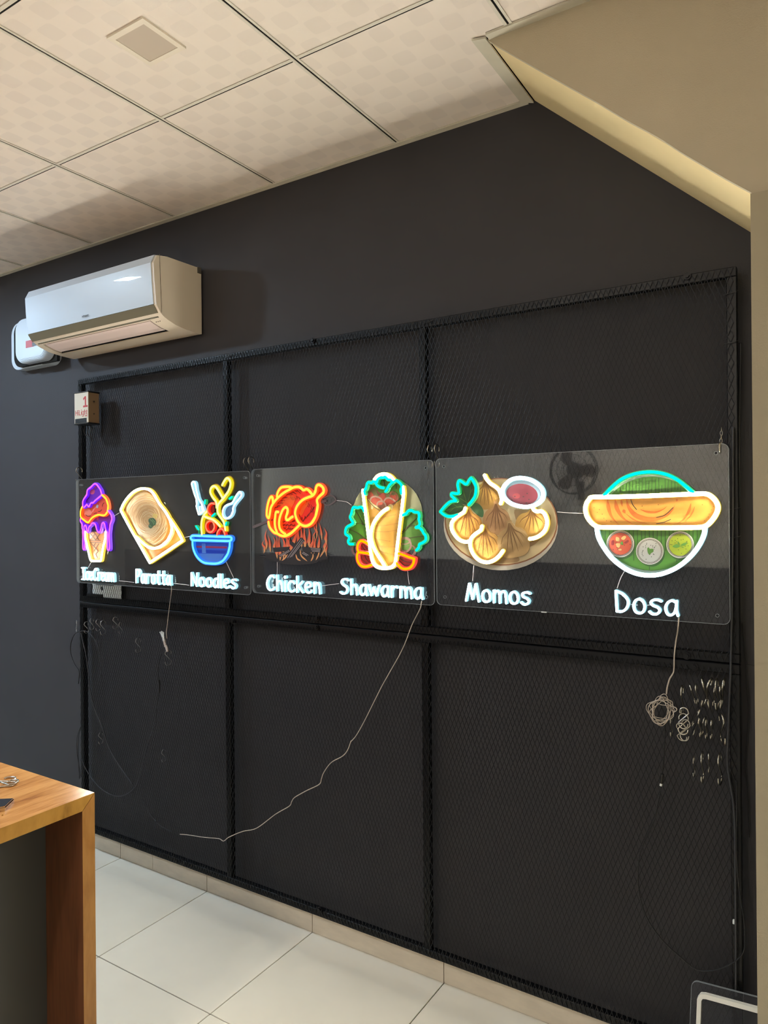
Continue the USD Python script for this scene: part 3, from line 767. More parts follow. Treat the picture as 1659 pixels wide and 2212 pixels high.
art(pm, 'garnish_print', [strokes('PA', [[(780, 850), (830, 890), (860, 950)], [(830, 850), (880, 900)], [(770, 960), (810, 990)]], 0.004)], (92, 138, 84), 6)
neon(pm, 'warm', [par_a, par_b], 0.0098, 0.0135)

INK = 0.95
nm = art(s1, 'noodles_motif', [Polygon(tr('BO', [(170, 400), (1140, 410), (1120, 640), (1040, 830), (900, 980), (700, 1030), (500, 1010), (340, 900), (220, 720), (175, 560)], YP)).buffer(0)], (44, 92, 214), 1, label='blue bowl of noodles with fork and spoon in coloured neon')
art(nm, 'stripe_print', [Polygon(tr('BO', [(270, 580), (1075, 600), (1065, 650), (285, 630)], YP))], (156, 46, 92), 2)
art(nm, 'stripe_print', [Polygon(tr('BO', [(300, 680), (1060, 700), (1030, 775), (320, 755)], YP)), Polygon(tr('BO', [(190, 360), (1150, 375), (1140, 440), (190, 420)], YP))], (18, 60, 190), 2)
art(nm, 'shine_print', [Polygon(tr('BO', [(430, 520), (520, 520), (540, 770), (440, 770)], YP)), Polygon(tr('BO', [(330, 780), (1000, 790), (930, 930), (840, 1000), (560, 990), (420, 900)], YP))], (84, 136, 226), 3)
nfork = open_path('C3', [(330, 1080), (300, 980), (275, 880), (285, 770), (270, 680), (230, 580), (190, 450), (160, 340), (155, 280), (190, 245), (235, 265), (255, 330), (270, 450), (300, 560), (320, 650), (350, 720), (400, 790), (440, 900), (470, 985)], [(470, 985), (400, 1040), (330, 1080)])
nspoon = closed_path('C3', [(1375, 505), (1320, 560), (1270, 640), (1220, 740), (1170, 800), (1080, 830), (1000, 880), (955, 960), (945, 1060), (970, 1140), (1030, 1185), (1100, 1165), (1170, 1100), (1210, 1000), (1215, 900), (1270, 800), (1350, 700), (1420, 610), (1425, 540)])
nA = open_path('C3', [(935, 325), (980, 240), (1030, 170), (1080, 155), (1130, 210), (1150, 290), (1130, 400), (1080, 510), (1010, 610), (950, 690), (880, 760), (835, 830), (815, 930), (820, 1030), (860, 1110), (920, 1190), (970, 1270), (1000, 1370), (1015, 1480)])
nB = open_path('C3', [(955, 680), (900, 580), (850, 490), (800, 410), (740, 360), (680, 375), (640, 430), (630, 510), (660, 590), (710, 670), (760, 730), (790, 800), (790, 900)])
nC = open_path('C3', [(550, 1000), (490, 1060), (440, 1150), (410, 1250), (400, 1400), (415, 1610)])
nD = open_path('C3', [(470, 1130), (570, 1170), (680, 1210), (770, 1270), (830, 1330), (880, 1390)])
art(nm, 'noodle_print', [Polygon(nC + nA[-24:]).buffer(0), LineString(nA).buffer(0.011), LineString(nB).buffer(0.011)], (176, 138, 20), 1)
art(nm, 'tomato_print', [ellipse('C3', 665, 955, 90, 140), ellipse('C3', 630, 1385, 95, 130), ellipse('C3', 905, 1550, 85, 110)], (150, 36, 36), 2)
art(nm, 'cutlery_print', [Polygon(nspoon).buffer(0), Polygon(nfork).buffer(0)], (84, 120, 160), 2)
art(nm, 'leaf_print', [Polygon(tr('C3', p, YP)) for p in ([(480, 720), (575, 720), (540, 830), (480, 820)], [(240, 1360), (320, 1350), (370, 1460), (300, 1490)], [(1010, 1290), (1080, 1285), (1030, 1370)], [(340, 1500), (380, 1500), (380, 1600), (335, 1590)], [(1110, 620), (1215, 615), (1180, 705), (1085, 690)])], (40, 176, 90), 3)
neon(nm, 'lemon', [nC, nD, nB, nA], 0.0085, 0.0135)
neon(nm, 'red', [open_path('C3', [(730, 810), (660, 800), (590, 850), (560, 950), (580, 1040), (640, 1100)]), closed_path('C3', [(625, 1245), (540, 1300), (515, 1390), (545, 1490), (630, 1540), (710, 1480), (735, 1380), (700, 1280)]), open_path('C3', [(800, 1620), (815, 1530), (870, 1460), (930, 1455), (980, 1520), (1005, 1610)])], 0.0062, 0.0105)
neon(nm, 'green', [tr('C3', q) for q in ([(497, 725), (490, 800)], [(1120, 680), (1180, 635)], [(745, 1065), (675, 1125)], [(265, 1385), (325, 1465)], [(1040, 1295), (1020, 1355)])], 0.0075, 0.011)
neon(nm, 'cutlery', [nfork, nspoon], 0.0066, 0.0095)
neon(nm, 'cutlery', [tr('C3', q) for q in ([(345, 880), (370, 1040)], [(395, 870), (430, 1010)])], 0.0045, 0.006)
rim = closed_path('BO', [(180, 325), (400, 330), (700, 342), (1000, 350), (1130, 352), (1180, 395), (1130, 455), (900, 455), (600, 448), (300, 442), (180, 438), (130, 385)])
bowl = open_path('BO', [(175, 455), (180, 580), (215, 720), (280, 850), (370, 950), (480, 1015), (620, 1035), (770, 1038), (900, 1000), (1000, 910), (1080, 780), (1120, 640), (1132, 490)])
neon(nm, 'ice', [bowl, rim], 0.0085, 0.0155)
word(s1, 'IceCream', -0.124, 0.124, 1.383, 0.056, 0.10)
word(s1, 'Parotta', 0.278, 0.513, 1.385, 0.060)
word(s1, 'Noodles', 0.641, 0.908, 1.388, 0.055)
jumper(s1, 'P1', [(385, 548), (440, 515)]); jumper(s1, 'P1', [(1000, 735), (1055, 722)]); jumper(s1, 'P1', [(190, 950), (155, 1010)])
jumper(s1, 'P1', [(1370, 945), (1400, 1010), (1435, 1085)]); jumper(s1, 'P1', [(440, 1112), (500, 1118), (565, 1125)]); jumper(s1, 'P1', [(895, 1132), (970, 1140), (1045, 1150)])

# ---- second sheet: chicken, shawarma
s2 = sign('clear acrylic neon sign with roast chicken and shawarma, in the middle', ((0.986, 1.374), (1.832, 1.879)), [(1.018, 1.402), (1.800, 1.402), (1.018, 1.852), (1.800, 1.852)])
INK = 1.10
k1 = open_path('CH', [(345, 400), (350, 340), (380, 270), (430, 215), (500, 200), (580, 200), (650, 220)])
k2 = open_path('CH', [(262, 500), (262, 440), (245, 398), (212, 410), (180, 480), (155, 580), (140, 700), (145, 780), (180, 820), (200, 740), (220, 620), (260, 540), (320, 460), (400, 380), (490, 310), (580, 260), (680, 210), (760, 200), (820, 220), (870, 265), (930, 245), (985, 275), (1030, 330), (1055, 370)])
k3 = closed_path('CH', [(1060, 370), (960, 410), (870, 450), (790, 520), (730, 610), (705, 710), (720, 800), (760, 890), (820, 950), (900, 980), (980, 960), (1050, 900), (1110, 790), (1145, 660), (1155, 560), (1140, 480), (1155, 430), (1210, 370), (1265, 320), (1275, 250), (1240, 190), (1190, 160), (1145, 170), (1120, 220), (1110, 290)])
k4 = open_path('CH', [(175, 900), (190, 980), (230, 1050), (290, 1110), (350, 1130), (410, 1165), (500, 1180), (580, 1150), (660, 1090), (730, 1020), (795, 955)])
k5 = open_path('CH', [(370, 700), (325, 702), (310, 780), (300, 900), (310, 1010), (345, 1110)])
k6 = open_path('CH', [(510, 1140), (450, 1100), (400, 1030), (385, 930), (395, 830), (430, 720), (470, 640), (520, 605), (555, 640), (555, 710), (525, 790), (530, 850), (570, 855), (620, 815), (655, 795)])
bird = unary_union([Polygon(spline(tr('CH', [(200, 800), (230, 620), (330, 460), (500, 310), (680, 215), (820, 225), (990, 280), (1060, 370), (1140, 470), (1140, 650), (1050, 900), (900, 980), (790, 955), (660, 1090), (500, 1180), (350, 1130), (230, 1050), (175, 900)]), 4, True)).buffer(0), Polygon(k3).buffer(0), Polygon(k1).buffer(0), Polygon(k2[:48]).buffer(0)])
hm = art(s2, 'chicken_motif', [bird], (240, 56, 8), 2, label='roast chicken on a spit over flames in orange neon')
art(hm, 'leg_print', [Polygon(k3).buffer(-0.004)], (226, 40, 18), 3)
art(hm, 'breast_print', [blob('CH', [(420, 560), (520, 430), (640, 370), (720, 420), (700, 520), (640, 620), (560, 560), (480, 600)]), blob('CH', [(800, 620), (880, 520), (980, 470), (1010, 520), (930, 620), (860, 760), (800, 760)])], (246, 92, 18), 4)
rg = np.random.default_rng(5); hs = []
for a0, (cx, cy), r, n, ln in ((-2.9, (900, 900), 640, 46, 60), (-1.6, (640, 900), 520, 24, 70)):
    for i in range(n):
        a = a0 + 1.35 * i / n; l = rg.uniform(.3, 1) * ln; rr = r + rg.uniform(-25, 25)
        hs.append([(cx + rr * math.cos(a), cy + rr * math.sin(a)), (cx + (rr - l) * math.cos(a + .06), cy + (rr - l) * math.sin(a + .06))])
for i in range(40):
    x = 770 + i * 8.2; b = 900 - abs(i - 12) * 9 + rg.uniform(-15, 15); hs.append([(x, b), (x + 14, b - rg.uniform(20, 75))])
for i in range(60):
    x = 440 + (i % 20) * 14; b = 900 + (i // 20) * 75 + rg.uniform(-12, 12); hs.append([(x, b), (x + 16, b - rg.uniform(14, 44))])
art(hm, 'hatching', [strokes('CH', hs, 0.0010, smooth=False).intersection(bird.buffer(-0.006)), strokes('CH', [[(1160, 330), (1210, 340)], [(1195, 300), (1215, 330)]], 0.0016, smooth=False)], (70, 14, 10), 5)
art(hm, 'ash_print', [ellipse('CH', 745, 1590, 640, 105), ellipse('CH', 760, 1680, 420, 70)] + [Polygon(tr('CH', [(745 - s * 300, y0), (745 + s * w, y0 - 7 + 4 * s), (745 + s * w * .96, y0 + 8)], YP)) for s in (-1, 1) for y0, w in ((1520, 690), (1550, 735), (1585, 740), (1615, 610), (1645, 640), (1675, 540))], (34, 32, 36), 1)
fl1, fl2 = [], []
FL = [(150, 1340, 150, 1030, 60, -30), (110, 1420, 95, 1260, 50, -40), (215, 1390, 175, 1150, 56, 10), (300, 1400, 270, 1180, 60, 34), (350, 1520, 345, 1150, 70, 10), (420, 1560, 400, 1130, 74, -14), (500, 1480, 440, 1150, 80, 30),
      (560, 1400, 520, 1130, 84, 20), (640, 1440, 600, 1130, 84, -20), (690, 1300, 740, 1040, 76, 16), (790, 1300, 790, 1000, 90, -20), (840, 1300, 830, 980, 80, 10), (910, 1320, 905, 1000, 84, -10), (990, 1300, 985, 990, 80, 16), (1020, 1420, 1060, 1150, 74, 30), (1150, 1110, 1090, 920, 40, -20),
      (1100, 1420, 1150, 1180, 60, -16), (1180, 1400, 1180, 1140, 62, 16), (1240, 1150, 1190, 900, 44, 8), (1140, 1000, 1120, 860, 30, 8), (1320, 1240, 1290, 1010, 60, 34), (1300, 1400, 1340, 1160, 60, 20), (1330, 1480, 1350, 1320, 40, 10), (1090, 1160, 1110, 1050, 30, 14)]
for i, (bx_, by_, tx_, ty_, w, bend) in enumerate(FL):
    mid = ((bx_ + tx_) / 2 + bend, (by_ + ty_) / 2)
    q = tr('CH', [(bx_ + bend * .6, by_ + 40), (bx_, by_ - 10), mid, (tx_, ty_)], YP)
    fl1.append(taper(q, w * 0.00027, (0.15, 0.0), (2.2, 1.25))); fl2.append(taper(tr('CH', [(bx_ + bend * .6 + 6, by_ + 110), (bx_ + 4, by_ + 10), ((mid[0] + bx_) / 2 + 4, (mid[1] + by_) / 2)], YP), w * 0.00013, (0.1, 0.0), (3, 1.5)))
art(hm, 'flame_print', fl1, (206, 92, 64), 1)
art(hm, 'flame_print', fl2 + [taper(tr('CH', q, YP), 0.006) for q in ([(450, 1670), (520, 1610), (570, 1540)], [(730, 1540), (760, 1630), (830, 1670)], [(820, 1450), (840, 1570), (960, 1680)], [(1210, 1600), (1290, 1470), (1320, 1350)], [(1130, 1660), (1180, 1560), (1200, 1470)], [(1030, 1680), (1070, 1600), (1075, 1530)], [(480, 1640), (490, 1540), (470, 1440)])], (196, 138, 92), 2)
logs = [[(605, 1250), (730, 1340), (690, 1410), (610, 1340)], [(280, 1410), (620, 1390), (560, 1480), (290, 1500)], [(850, 1390), (1230, 1420), (1225, 1510), (880, 1500)], [(390, 1560), (600, 1430), (620, 1480), (420, 1600)], [(850, 1470), (1000, 1560), (960, 1590), (830, 1530)], [(545, 1660), (560, 1570), (820, 1215), (860, 1210), (910, 1275), (690, 1560), (590, 1650)]]
art(hm, 'log_print', [Polygon(tr('CH', l, YP)) for l in logs], (42, 38, 42), 3)
art(hm, 'log_grain', [strokes('CH', [[(570, 1610), (840, 1240)], [(620, 1600), (870, 1260)], [(650, 1590), (890, 1285)], [(1030, 1415), (1220, 1440)], [(1040, 1450), (1215, 1465)], [(1060, 1480), (1210, 1490)], [(410, 1570), (600, 1460)], [(440, 1580), (610, 1480)], [(880, 1500), (980, 1560)], [(860, 1520), (950, 1570)]], 0.0030, smooth=False)], (132, 122, 124), 4)
art(hm, 'skewer_print', [strokes('CH', [[(-112, 1000), (250, 855)]], 0.011, smooth=False), strokes('CH', [[(1195, 520), (1325, 480)]], 0.009, smooth=False), strokes('CH', [[(1290, 530), (1330, 560), (1400, 560), (1470, 520), (1525, 465), (1490, 400), (1410, 375), (1320, 405), (1255, 445), (1265, 480)]], 0.0055)], (92, 80, 82), 4)
neon(hm, 'flame', [k1, k2, k4, k5, k6, k3], 0.0098, 0.0165)

INK = 0.70
w1 = open_path('SH', [(370, 430), (385, 550), (400, 680), (430, 900), (460, 1150), (490, 1400), (515, 1600), (545, 1740), (595, 1840), (680, 1888), (800, 1900), (915, 1880), (975, 1815), (1000, 1700), (1020, 1500), (1050, 1250), (1080, 1000), (1110, 780), (1130, 600), (1142, 480), (1130, 370)])
w2 = open_path('SH', [(590, 225), (640, 170), (700, 135), (770, 122), (840, 135), (900, 170), (960, 235)])
w3 = open_path('SH', [(840, 770), (760, 820), (670, 910), (590, 1020), (540, 1150), (525, 1300), (550, 1430), (600, 1560), (670, 1680), (730, 1770), (790, 1870)])
l1 = open_path('SH', [(412, 500), (400, 440), (435, 390), (450, 310), (485, 275), (535, 290), (585, 245), (615, 290), (640, 330), (690, 368), (765, 385)])
l2 = open_path('SH', [(640, 275), (660, 215), (710, 188), (760, 190), (790, 175), (820, 205), (850, 230), (905, 235), (920, 285), (885, 320), (850, 370), (830, 420), (800, 450)])
l3 = open_path('SH', [(915, 290), (960, 265), (1000, 245), (1050, 270), (1090, 310), (1112, 360), (1090, 420), (1100, 485)])
l4 = open_path('SH', [(395, 820), (375, 770), (330, 745), (270, 758), (200, 748), (172, 800), (160, 870), (132, 930), (158, 990), (190, 1040), (150, 1080), (90, 1110), (52, 1160), (45, 1250), (100, 1290), (120, 1340), (95, 1390), (120, 1440), (190, 1445)])
l5 = open_path('SH', [(1125, 895), (1190, 870), (1230, 820), (1290, 810), (1350, 840), (1420, 850), (1440, 910), (1430, 980), (1450, 1060), (1420, 1110), (1375, 1130), (1440, 1135), (1490, 1180), (1520, 1240), (1560, 1290), (1560, 1370), (1500, 1420), (1440, 1450), (1430, 1510), (1385, 1560)])
t1 = open_path('SH', [(485, 1450), (400, 1400), (340, 1385), (290, 1430), (270, 1520), (290, 1590)])
t2 = open_path('SH', [(495, 1625), (400, 1610), (290, 1605), (265, 1680), (280, 1770), (340, 1850), (430, 1870), (535, 1840)])
t3 = open_path('SH', [(1045, 1620), (1140, 1650), (1240, 1690), (1345, 1722)], [(1345, 1722), (1330, 1800), (1280, 1880), (1200, 1912), (1110, 1900), (1040, 1840), (1005, 1800)])
sm = art(s2, 'shawarma_motif', [ellipse('SH', 850, 915, 665, 720)], (196, 196, 150), 1, label='shawarma wrap with lettuce and tomato in warm white neon')
lef = [Polygon(l4 + tr('SH', [(450, 1400), (440, 1000)])).buffer(0), Polygon(l5 + tr('SH', [(1080, 1560), (1080, 1000)])).buffer(0), Polygon(l1 + l2 + l3 + tr('SH', [(1080, 620), (800, 700), (430, 560)])).convex_hull.intersection(Polygon(tr('SH', [(380, 150), (1130, 150), (1130, 650), (380, 600)])))]
art(sm, 'lettuce_print', lef, (88, 152, 24), 2)
for q in [ellipse('SH', 1180, 1460, 130, 145).difference(ellipse('SH', 1180, 1460, 95, 105)), ellipse('SH', 1170, 1380, 120, 75).difference(ellipse('SH', 1165, 1385, 90, 50)), ellipse('SH', 1290, 1570, 110, 110).difference(ellipse('SH', 1270, 1560, 85, 90)), ellipse('SH', 250, 1550, 80, 110).difference(ellipse('SH', 265, 1540, 55, 85))]:
    art(sm, 'onion_ring_print', [q], (186, 140, 132), 3)
art(sm, 'tomato_print', [Polygon(t1 + tr('SH', [(500, 1600)])).buffer(0), Polygon(t2).buffer(0), Polygon(t3).buffer(0)], (206, 34, 26), 4)
wrap = Polygon(w1).intersection(Polygon(tr('SH', [(300, 560), (460, 600), (560, 700), (700, 810), (840, 770), (960, 690), (1100, 560), (1300, 500), (1300, 2000), (300, 2000)]))).buffer(0)
art(sm, 'filling_print', [blob('SH', [(455, 520), (520, 440), (620, 390), (700, 470), (790, 480), (880, 470), (960, 440), (1040, 500), (1060, 600), (950, 720), (840, 790), (720, 790), (560, 690), (470, 620)])], (150, 84, 52), 4)
art(sm, 'meat_print', [blob('SH', [(c[0] - 60, c[1] + 90), (c[0] - 50, c[1] - 30), (c[0] + 20, c[1] - 80), (c[0] + 60, c[1]), (c[0] + 50, c[1] + 100)]) for c in ((530, 540), (700, 600), (880, 610), (760, 560), (960, 570), (600, 640))], (208, 78, 44), 5)
art(sm, 'greens_print', [Polygon(tr('SH', q, YP)) for q in ([(540, 440), (630, 395), (660, 470), (600, 520)], [(610, 520), (650, 465), (690, 530), (650, 560)], [(820, 520), (890, 475), (890, 560), (840, 560)], [(920, 500), (960, 440), (1020, 500), (960, 530)])], (126, 118, 58), 5)
art(sm, 'ring_print', [strokes('SH', [[(520, 640), (550, 570), (630, 545), (720, 580), (760, 640)], [(780, 640), (830, 580), (900, 575), (960, 610), (1000, 640)], [(650, 740), (670, 660), (740, 635), (800, 670), (830, 740)]], 0.006)], (190, 152, 130), 6)
art(sm, 'wrap_print', [wrap], (214, 158, 52), 6)
art(sm, 'cream_print', [blob('SH', [(490, 590), (560, 660), (640, 720), (720, 780), (600, 740), (580, 780), (560, 785), (540, 770), (545, 700), (510, 660)]), blob('SH', [(830, 770), (880, 700), (930, 690), (960, 740), (945, 800), (920, 800), (915, 760), (870, 765)])], (228, 204, 140), 7)
art(sm, 'line_drawing', [strokes('SH', [[(430, 540), (470, 590), (580, 720), (700, 810)], [(1110, 560), (1040, 630), (950, 690)], [(105, 1150), (300, 1240), (470, 1380)], [(235, 790), (330, 940), (400, 1080)], [(1400, 960), (1200, 1140), (1090, 1250)], [(1520, 1295), (1380, 1310), (1260, 1330)], [(210, 1030), (260, 1060), (340, 1045), (390, 1080)], [(1360, 1095), (1270, 1110), (1200, 1170), (1100, 1270)],
                                       [(360, 1430), (380, 1500), (460, 1590)], [(400, 1430), (430, 1490), (480, 1540)], [(350, 1640), (380, 1740), (470, 1810)], [(420, 1640), (450, 1720), (510, 1780)], [(1080, 1700), (1180, 1770), (1320, 1790)], [(1070, 1750), (1160, 1830), (1270, 1850)], [(780, 240), (800, 330), (790, 420)], [(1010, 300), (1020, 400)], [(540, 320), (545, 380)]], 0.0022)], (74, 56, 24), 7)
art(sm, 'wrap_creases', [strokes('SH', [[(700, 960), (820, 920), (1000, 890)], [(620, 1100), (820, 1090), (1040, 1050)], [(620, 1200), (820, 1210), (1030, 1180)], [(600, 1330), (760, 1370), (900, 1390)], [(640, 1540), (800, 1610), (960, 1640)], [(700, 1480), (820, 1500), (980, 1490)]], 0.0032)], (190, 134, 42), 8)
neon(sm, 'orange', [t1, t2, t3], 0.0085, 0.015)
neon(sm, 'green', [l1, l2, l3, l4, l5], 0.0088, 0.0135)
neon(sm, 'warm', [w1, w2, w3], 0.0100, 0.0140)
word(s2, 'Chicken', 1.075, 1.345, 1.391, 0.060)
word(s2, 'Shawarma', 1.438, 1.790, 1.396, 0.055)
CROPS['Q'] = (530, 980, 3.95)
jumper(s2, 'Q', [(780, 400), (830, 405), (870, 415), (905, 440)]); jumper(s2, 'Q', [(272, 925), (272, 975), (270, 1030)]); jumper(s2, 'Q', [(655, 1127), (730, 1118), (800, 1108)]); jumper(s2, 'Q', [(1383, 985), (1390, 1060), (1398, 1115)])

# ---- third sheet: momos, dosa
s3 = sign('clear acrylic neon sign with momos and dosa, at the right', ((1.840, 1.378), (2.761, 1.882)), [(1.872, 1.406), (2.728, 1.402), (1.872, 1.854), (2.728, 1.856)])
plate_o, plate_i = ellipse('MO', 790, 850, 603, 478, 0.02), ellipse('MO', 795, 815, 596, 462, 0.02)
mm = art(s3, 'momos_motif', [plate_o, plate_i], (206, 198, 184), 1, label='plate of momos with sauce bowl and mint in white and green neon')
art(mm, 'rim_print', [plate_i], (152, 92, 48), 2)
art(mm, 'plate_print', [ellipse('MO', 795, 814, 582, 449, 0.02)], (220, 196, 148), 3)
art(mm, 'shade_print', [blob('MA', [(880, 1480), (1100, 1500), (1560, 1650), (1840, 1780), (1820, 1880), (1500, 1900), (1200, 1920), (980, 1760)]), blob('MB', [(470, 900), (640, 840), (1150, 900), (1180, 1150), (1040, 1380), (820, 1560), (700, 1500)])], (168, 132, 84), 4)
art(mm, 'mint_print', [blob('MA', [(845, 740), (960, 590), (985, 400), (890, 230), (800, 330), (660, 280), (650, 500), (540, 540), (600, 670)]), blob('MA', [(780, 770), (600, 680), (420, 740), (300, 880), (420, 950), (620, 920), (740, 840)]), blob('MA', [(880, 760), (970, 700), (1080, 740), (1150, 860), (1130, 990), (1000, 920)])], (52, 96, 44), 5)
art(mm, 'mint_veins', [strokes('MA', [[(820, 730), (780, 560), (700, 320)], [(830, 720), (890, 520), (890, 300)], [(760, 760), (580, 800), (340, 880)], [(820, 700), (700, 620), (580, 540)], [(780, 580), (740, 450)], [(880, 540), (930, 430)], [(640, 790), (560, 730)], [(560, 810), (480, 880)]], 0.0022)], (112, 150, 70), 6)
MOM = [('MA', (1185, 215), (1215, 830), 265, (186, 140, 62)), ('MA', (1395, 690), (1425, 1340), 275, (196, 146, 92)), ('MA', (835, 780), (830, 1450), 300, (214, 150, 58)), ('MB', (835, 790), (800, 1400), 320, (208, 158, 74)), ('MA', (1165, 1150), (1190, 1870), 320, (210, 154, 68)), ('MB', (370, 1070), (520, 1780), 320, (200, 160, 100))]


def momo(crop, knot, base, hw, rgb, layer):
    k, b = np.array(knot, float), np.array(base, float); ax = b - k; si = np.array([-ax[1], ax[0]]) / np.linalg.norm(ax) * -hw

    def P(u, v):
        return tuple(k + ax * v + si * u * 1.0)
    out = [(-.14, -.02), (-.16, .07), (-.30, .17), (-.66, .24), (-.92, .40), (-1.0, .62), (-.93, .82), (-.62, .97), (0, 1.01), (.62, .97), (.93, .82), (1.0, .62), (.92, .42), (.70, .26), (.34, .18), (.18, .07), (.15, -.02)]
    c = np.array(rgb)
    art(mm, 'momo_print', [blob(crop, [P(u, v) for u, v in out])], rgb, layer)
    fan = [(-.78, .52), (-.48, .74), (-.14, .82), (.2, .82), (.52, .72), (.80, .50)]
    for u, v in fan:
        art(mm, 'momo_ridge', [taper(tr(crop, [P(0.10 * u + .03, .01), P(.34 * u + .08, .24), P(.80 * u + .12, .60 * v / .8), P(u + .12, v - .02)], YP), 0.012, (0.25, 0.0), (1.6, 1.3))], np.minimum(c * (1.07, 1.09, 1.16), 250), layer + 1)
        art(mm, 'momo_fold', [taper(tr(crop, [P(0.06 * u, .05), P(.30 * u, .26), P(.74 * u, .62 * v / .8), P(.98 * u, v + .04)], YP), 0.0060, (0.10, 0.0), (1.8, 1.2))], c * (0.74, 0.66, 0.54), layer + 2)


for i, q in enumerate(MOM):
    momo(*q, 4 + i)
ring = closed_path('MB', [(220, 470), (270, 350), (400, 240), (580, 205), (760, 235), (900, 310), (1000, 410), (1035, 510), (1010, 630), (900, 730), (740, 780), (560, 770), (380, 710), (260, 600)])
art(mm, 'sauce_bowl_print', [Polygon(ring).buffer(0.006)], (186, 208, 214), 8)
art(mm, 'sauce_print', [ellipse('MB', 632, 535, 315, 212, 0.12)], (164, 66, 74), 9)
art(mm, 'sauce_print', [ellipse('MB', 520, 565, 75, 52)], (196, 78, 76), 10)
art(mm, 'sauce_specks', [ellipse('MB', u, v, 16, 11) for u, v in ((660, 580), (735, 515), (720, 705), (435, 650), (490, 575), (770, 635))], (96, 70, 58), 10)
mint = open_path('MA', [(845, 740), (900, 680), (960, 590), (990, 480), (985, 370), (940, 270), (890, 205)], [(890, 205), (850, 250), (810, 320), (770, 325), (710, 280), (650, 260), (625, 340), (640, 430), (645, 500), (600, 520), (510, 510), (500, 560), (560, 620), (590, 660), (540, 665), (460, 690), (380, 760), (310, 840), (280, 880)], [(280, 880), (340, 930), (420, 970), (520, 970), (625, 945)])
neon(mm, 'green', [mint], 0.0085, 0.0135)
neon(mm, 'warm', [open_path('MA', [(1160, 155), (1200, 230), (1270, 310), (1360, 370), (1440, 440), (1480, 540), (1500, 640), (1480, 715)]),
                  open_path('MA', [(775, 810), (740, 890), (650, 950), (560, 1020), (500, 1110), (505, 1230), (570, 1350), (660, 1440), (770, 1480), (880, 1460)]),
                  open_path('MA', [(1105, 1170), (1080, 1250), (980, 1320), (900, 1400), (870, 1500), (885, 1620), (950, 1750), (1060, 1850), (1200, 1890), (1340, 1850), (1450, 1760), (1525, 1660)]),
                  open_path('MB', [(830, 790), (850, 840), (910, 875), (1000, 870), (1070, 930), (1110, 1040), (1110, 1150), (1060, 1270), (960, 1360), (860, 1405), (770, 1420)])], 0.0098, 0.0132)
neon(mm, 'cold', [ring], 0.0105, 0.0135)

dosa_t = closed_path('DD', [(190, 360), (400, 358), (700, 350), (1000, 338), (1250, 328), (1380, 325), (1440, 350), (1490, 400), (1515, 470), (1490, 550), (1430, 630), (1370, 670), (1250, 682), (900, 684), (600, 682), (350, 680), (250, 675), (190, 640), (140, 580), (115, 500), (125, 430), (155, 385)])
arc_t = open_path('DD', [(315, 340), (400, 250), (500, 170), (620, 120), (740, 98), (860, 98), (980, 125), (1090, 180), (1180, 250), (1255, 315)])
arc_b = open_path('DD', [(233, 690), (250, 780), (300, 880), (380, 990), (480, 1080), (600, 1150), (740, 1185), (880, 1180), (1010, 1140), (1130, 1070), (1240, 970), (1320, 860), (1365, 760), (1377, 690)])
dm = art(s3, 'dosa_motif', [Polygon(arc_t + arc_b[::-1]).buffer(0.004)], (176, 190, 176), 1, label='rolled dosa over a banana leaf plate with three chutney bowls in white neon')
leaf = ellipse('DD', 822, 640, 548, 496)
art(dm, 'leaf_print', [leaf], (82, 140, 44), 2)
rg = np.random.default_rng(8)
for xs_, y0_, y1_ in ((range(450, 1230, 34), (110, 240), (270, 360)), (range(290, 1350, 42), (695, 705), (850, 1130))):
    for x in xs_:
        rib = strokes('DD', [[(x, rg.uniform(*y0_)), (x + rg.uniform(-6, 6), rg.uniform(*y1_))]], 0.0021, smooth=False).intersection(leaf.buffer(-0.002))
        if not rib.is_empty:
            art(dm, 'leaf_rib', [rib], (44, 88, 30), 3)
art(dm, 'dosa_print', [Polygon(dosa_t).buffer(-0.001)], (216, 150, 56), 4)
ST = [([(355, 385), (365, 470), (400, 570), (480, 655)], .017), ([(435, 385), (455, 480), (520, 580), (640, 655)], .018), ([(555, 385), (580, 470), (650, 550), (760, 590), (880, 590), (980, 550), (1040, 490), (1070, 430)], .022), ([(500, 390), (505, 430), (512, 465)], .010), ([(520, 490), (532, 515), (545, 535)], .015),
      ([(550, 535), (620, 590), (700, 625), (800, 640)], .006), ([(700, 490), (770, 515), (860, 520), (940, 490), (990, 450)], .010), ([(1085, 380), (1086, 395), (1085, 410)], .010), ([(1235, 425), (1215, 500), (1160, 590), (1070, 655)], .011), ([(1275, 460), (1240, 540), (1165, 630)], .006)]
art(dm, 'browning_print', [taper(tr('DD', q, YP), w * 0.66, (0.2, 0.0), (3.0, 1.6)) for q, w in ST], (204, 104, 22), 5)
art(dm, 'spots_print', [ellipse('DD', u, v, 5, 5) for u, v in ((214, 472), (270, 492), (248, 520), (300, 540), (318, 583), (344, 608), (390, 615), (1450, 495), (1425, 538), (1415, 570), (1375, 610), (1355, 440), (1470, 460), (720, 455), (890, 440))], (150, 84, 22), 5)
art(dm, 'line_drawing', [strokes('DD', [[(600, 385), (620, 440), (660, 490)], [(870, 575), (960, 550), (1045, 470)], [(870, 640), (950, 625), (1020, 595)]], 0.0020)], (52, 34, 16), 6)
art(dm, 'shadow_print', [ellipse('DD', u + 16, v + 22, 142, 142) for u, v in ((490, 852), (800, 930), (1115, 862))], (52, 96, 40), 4)
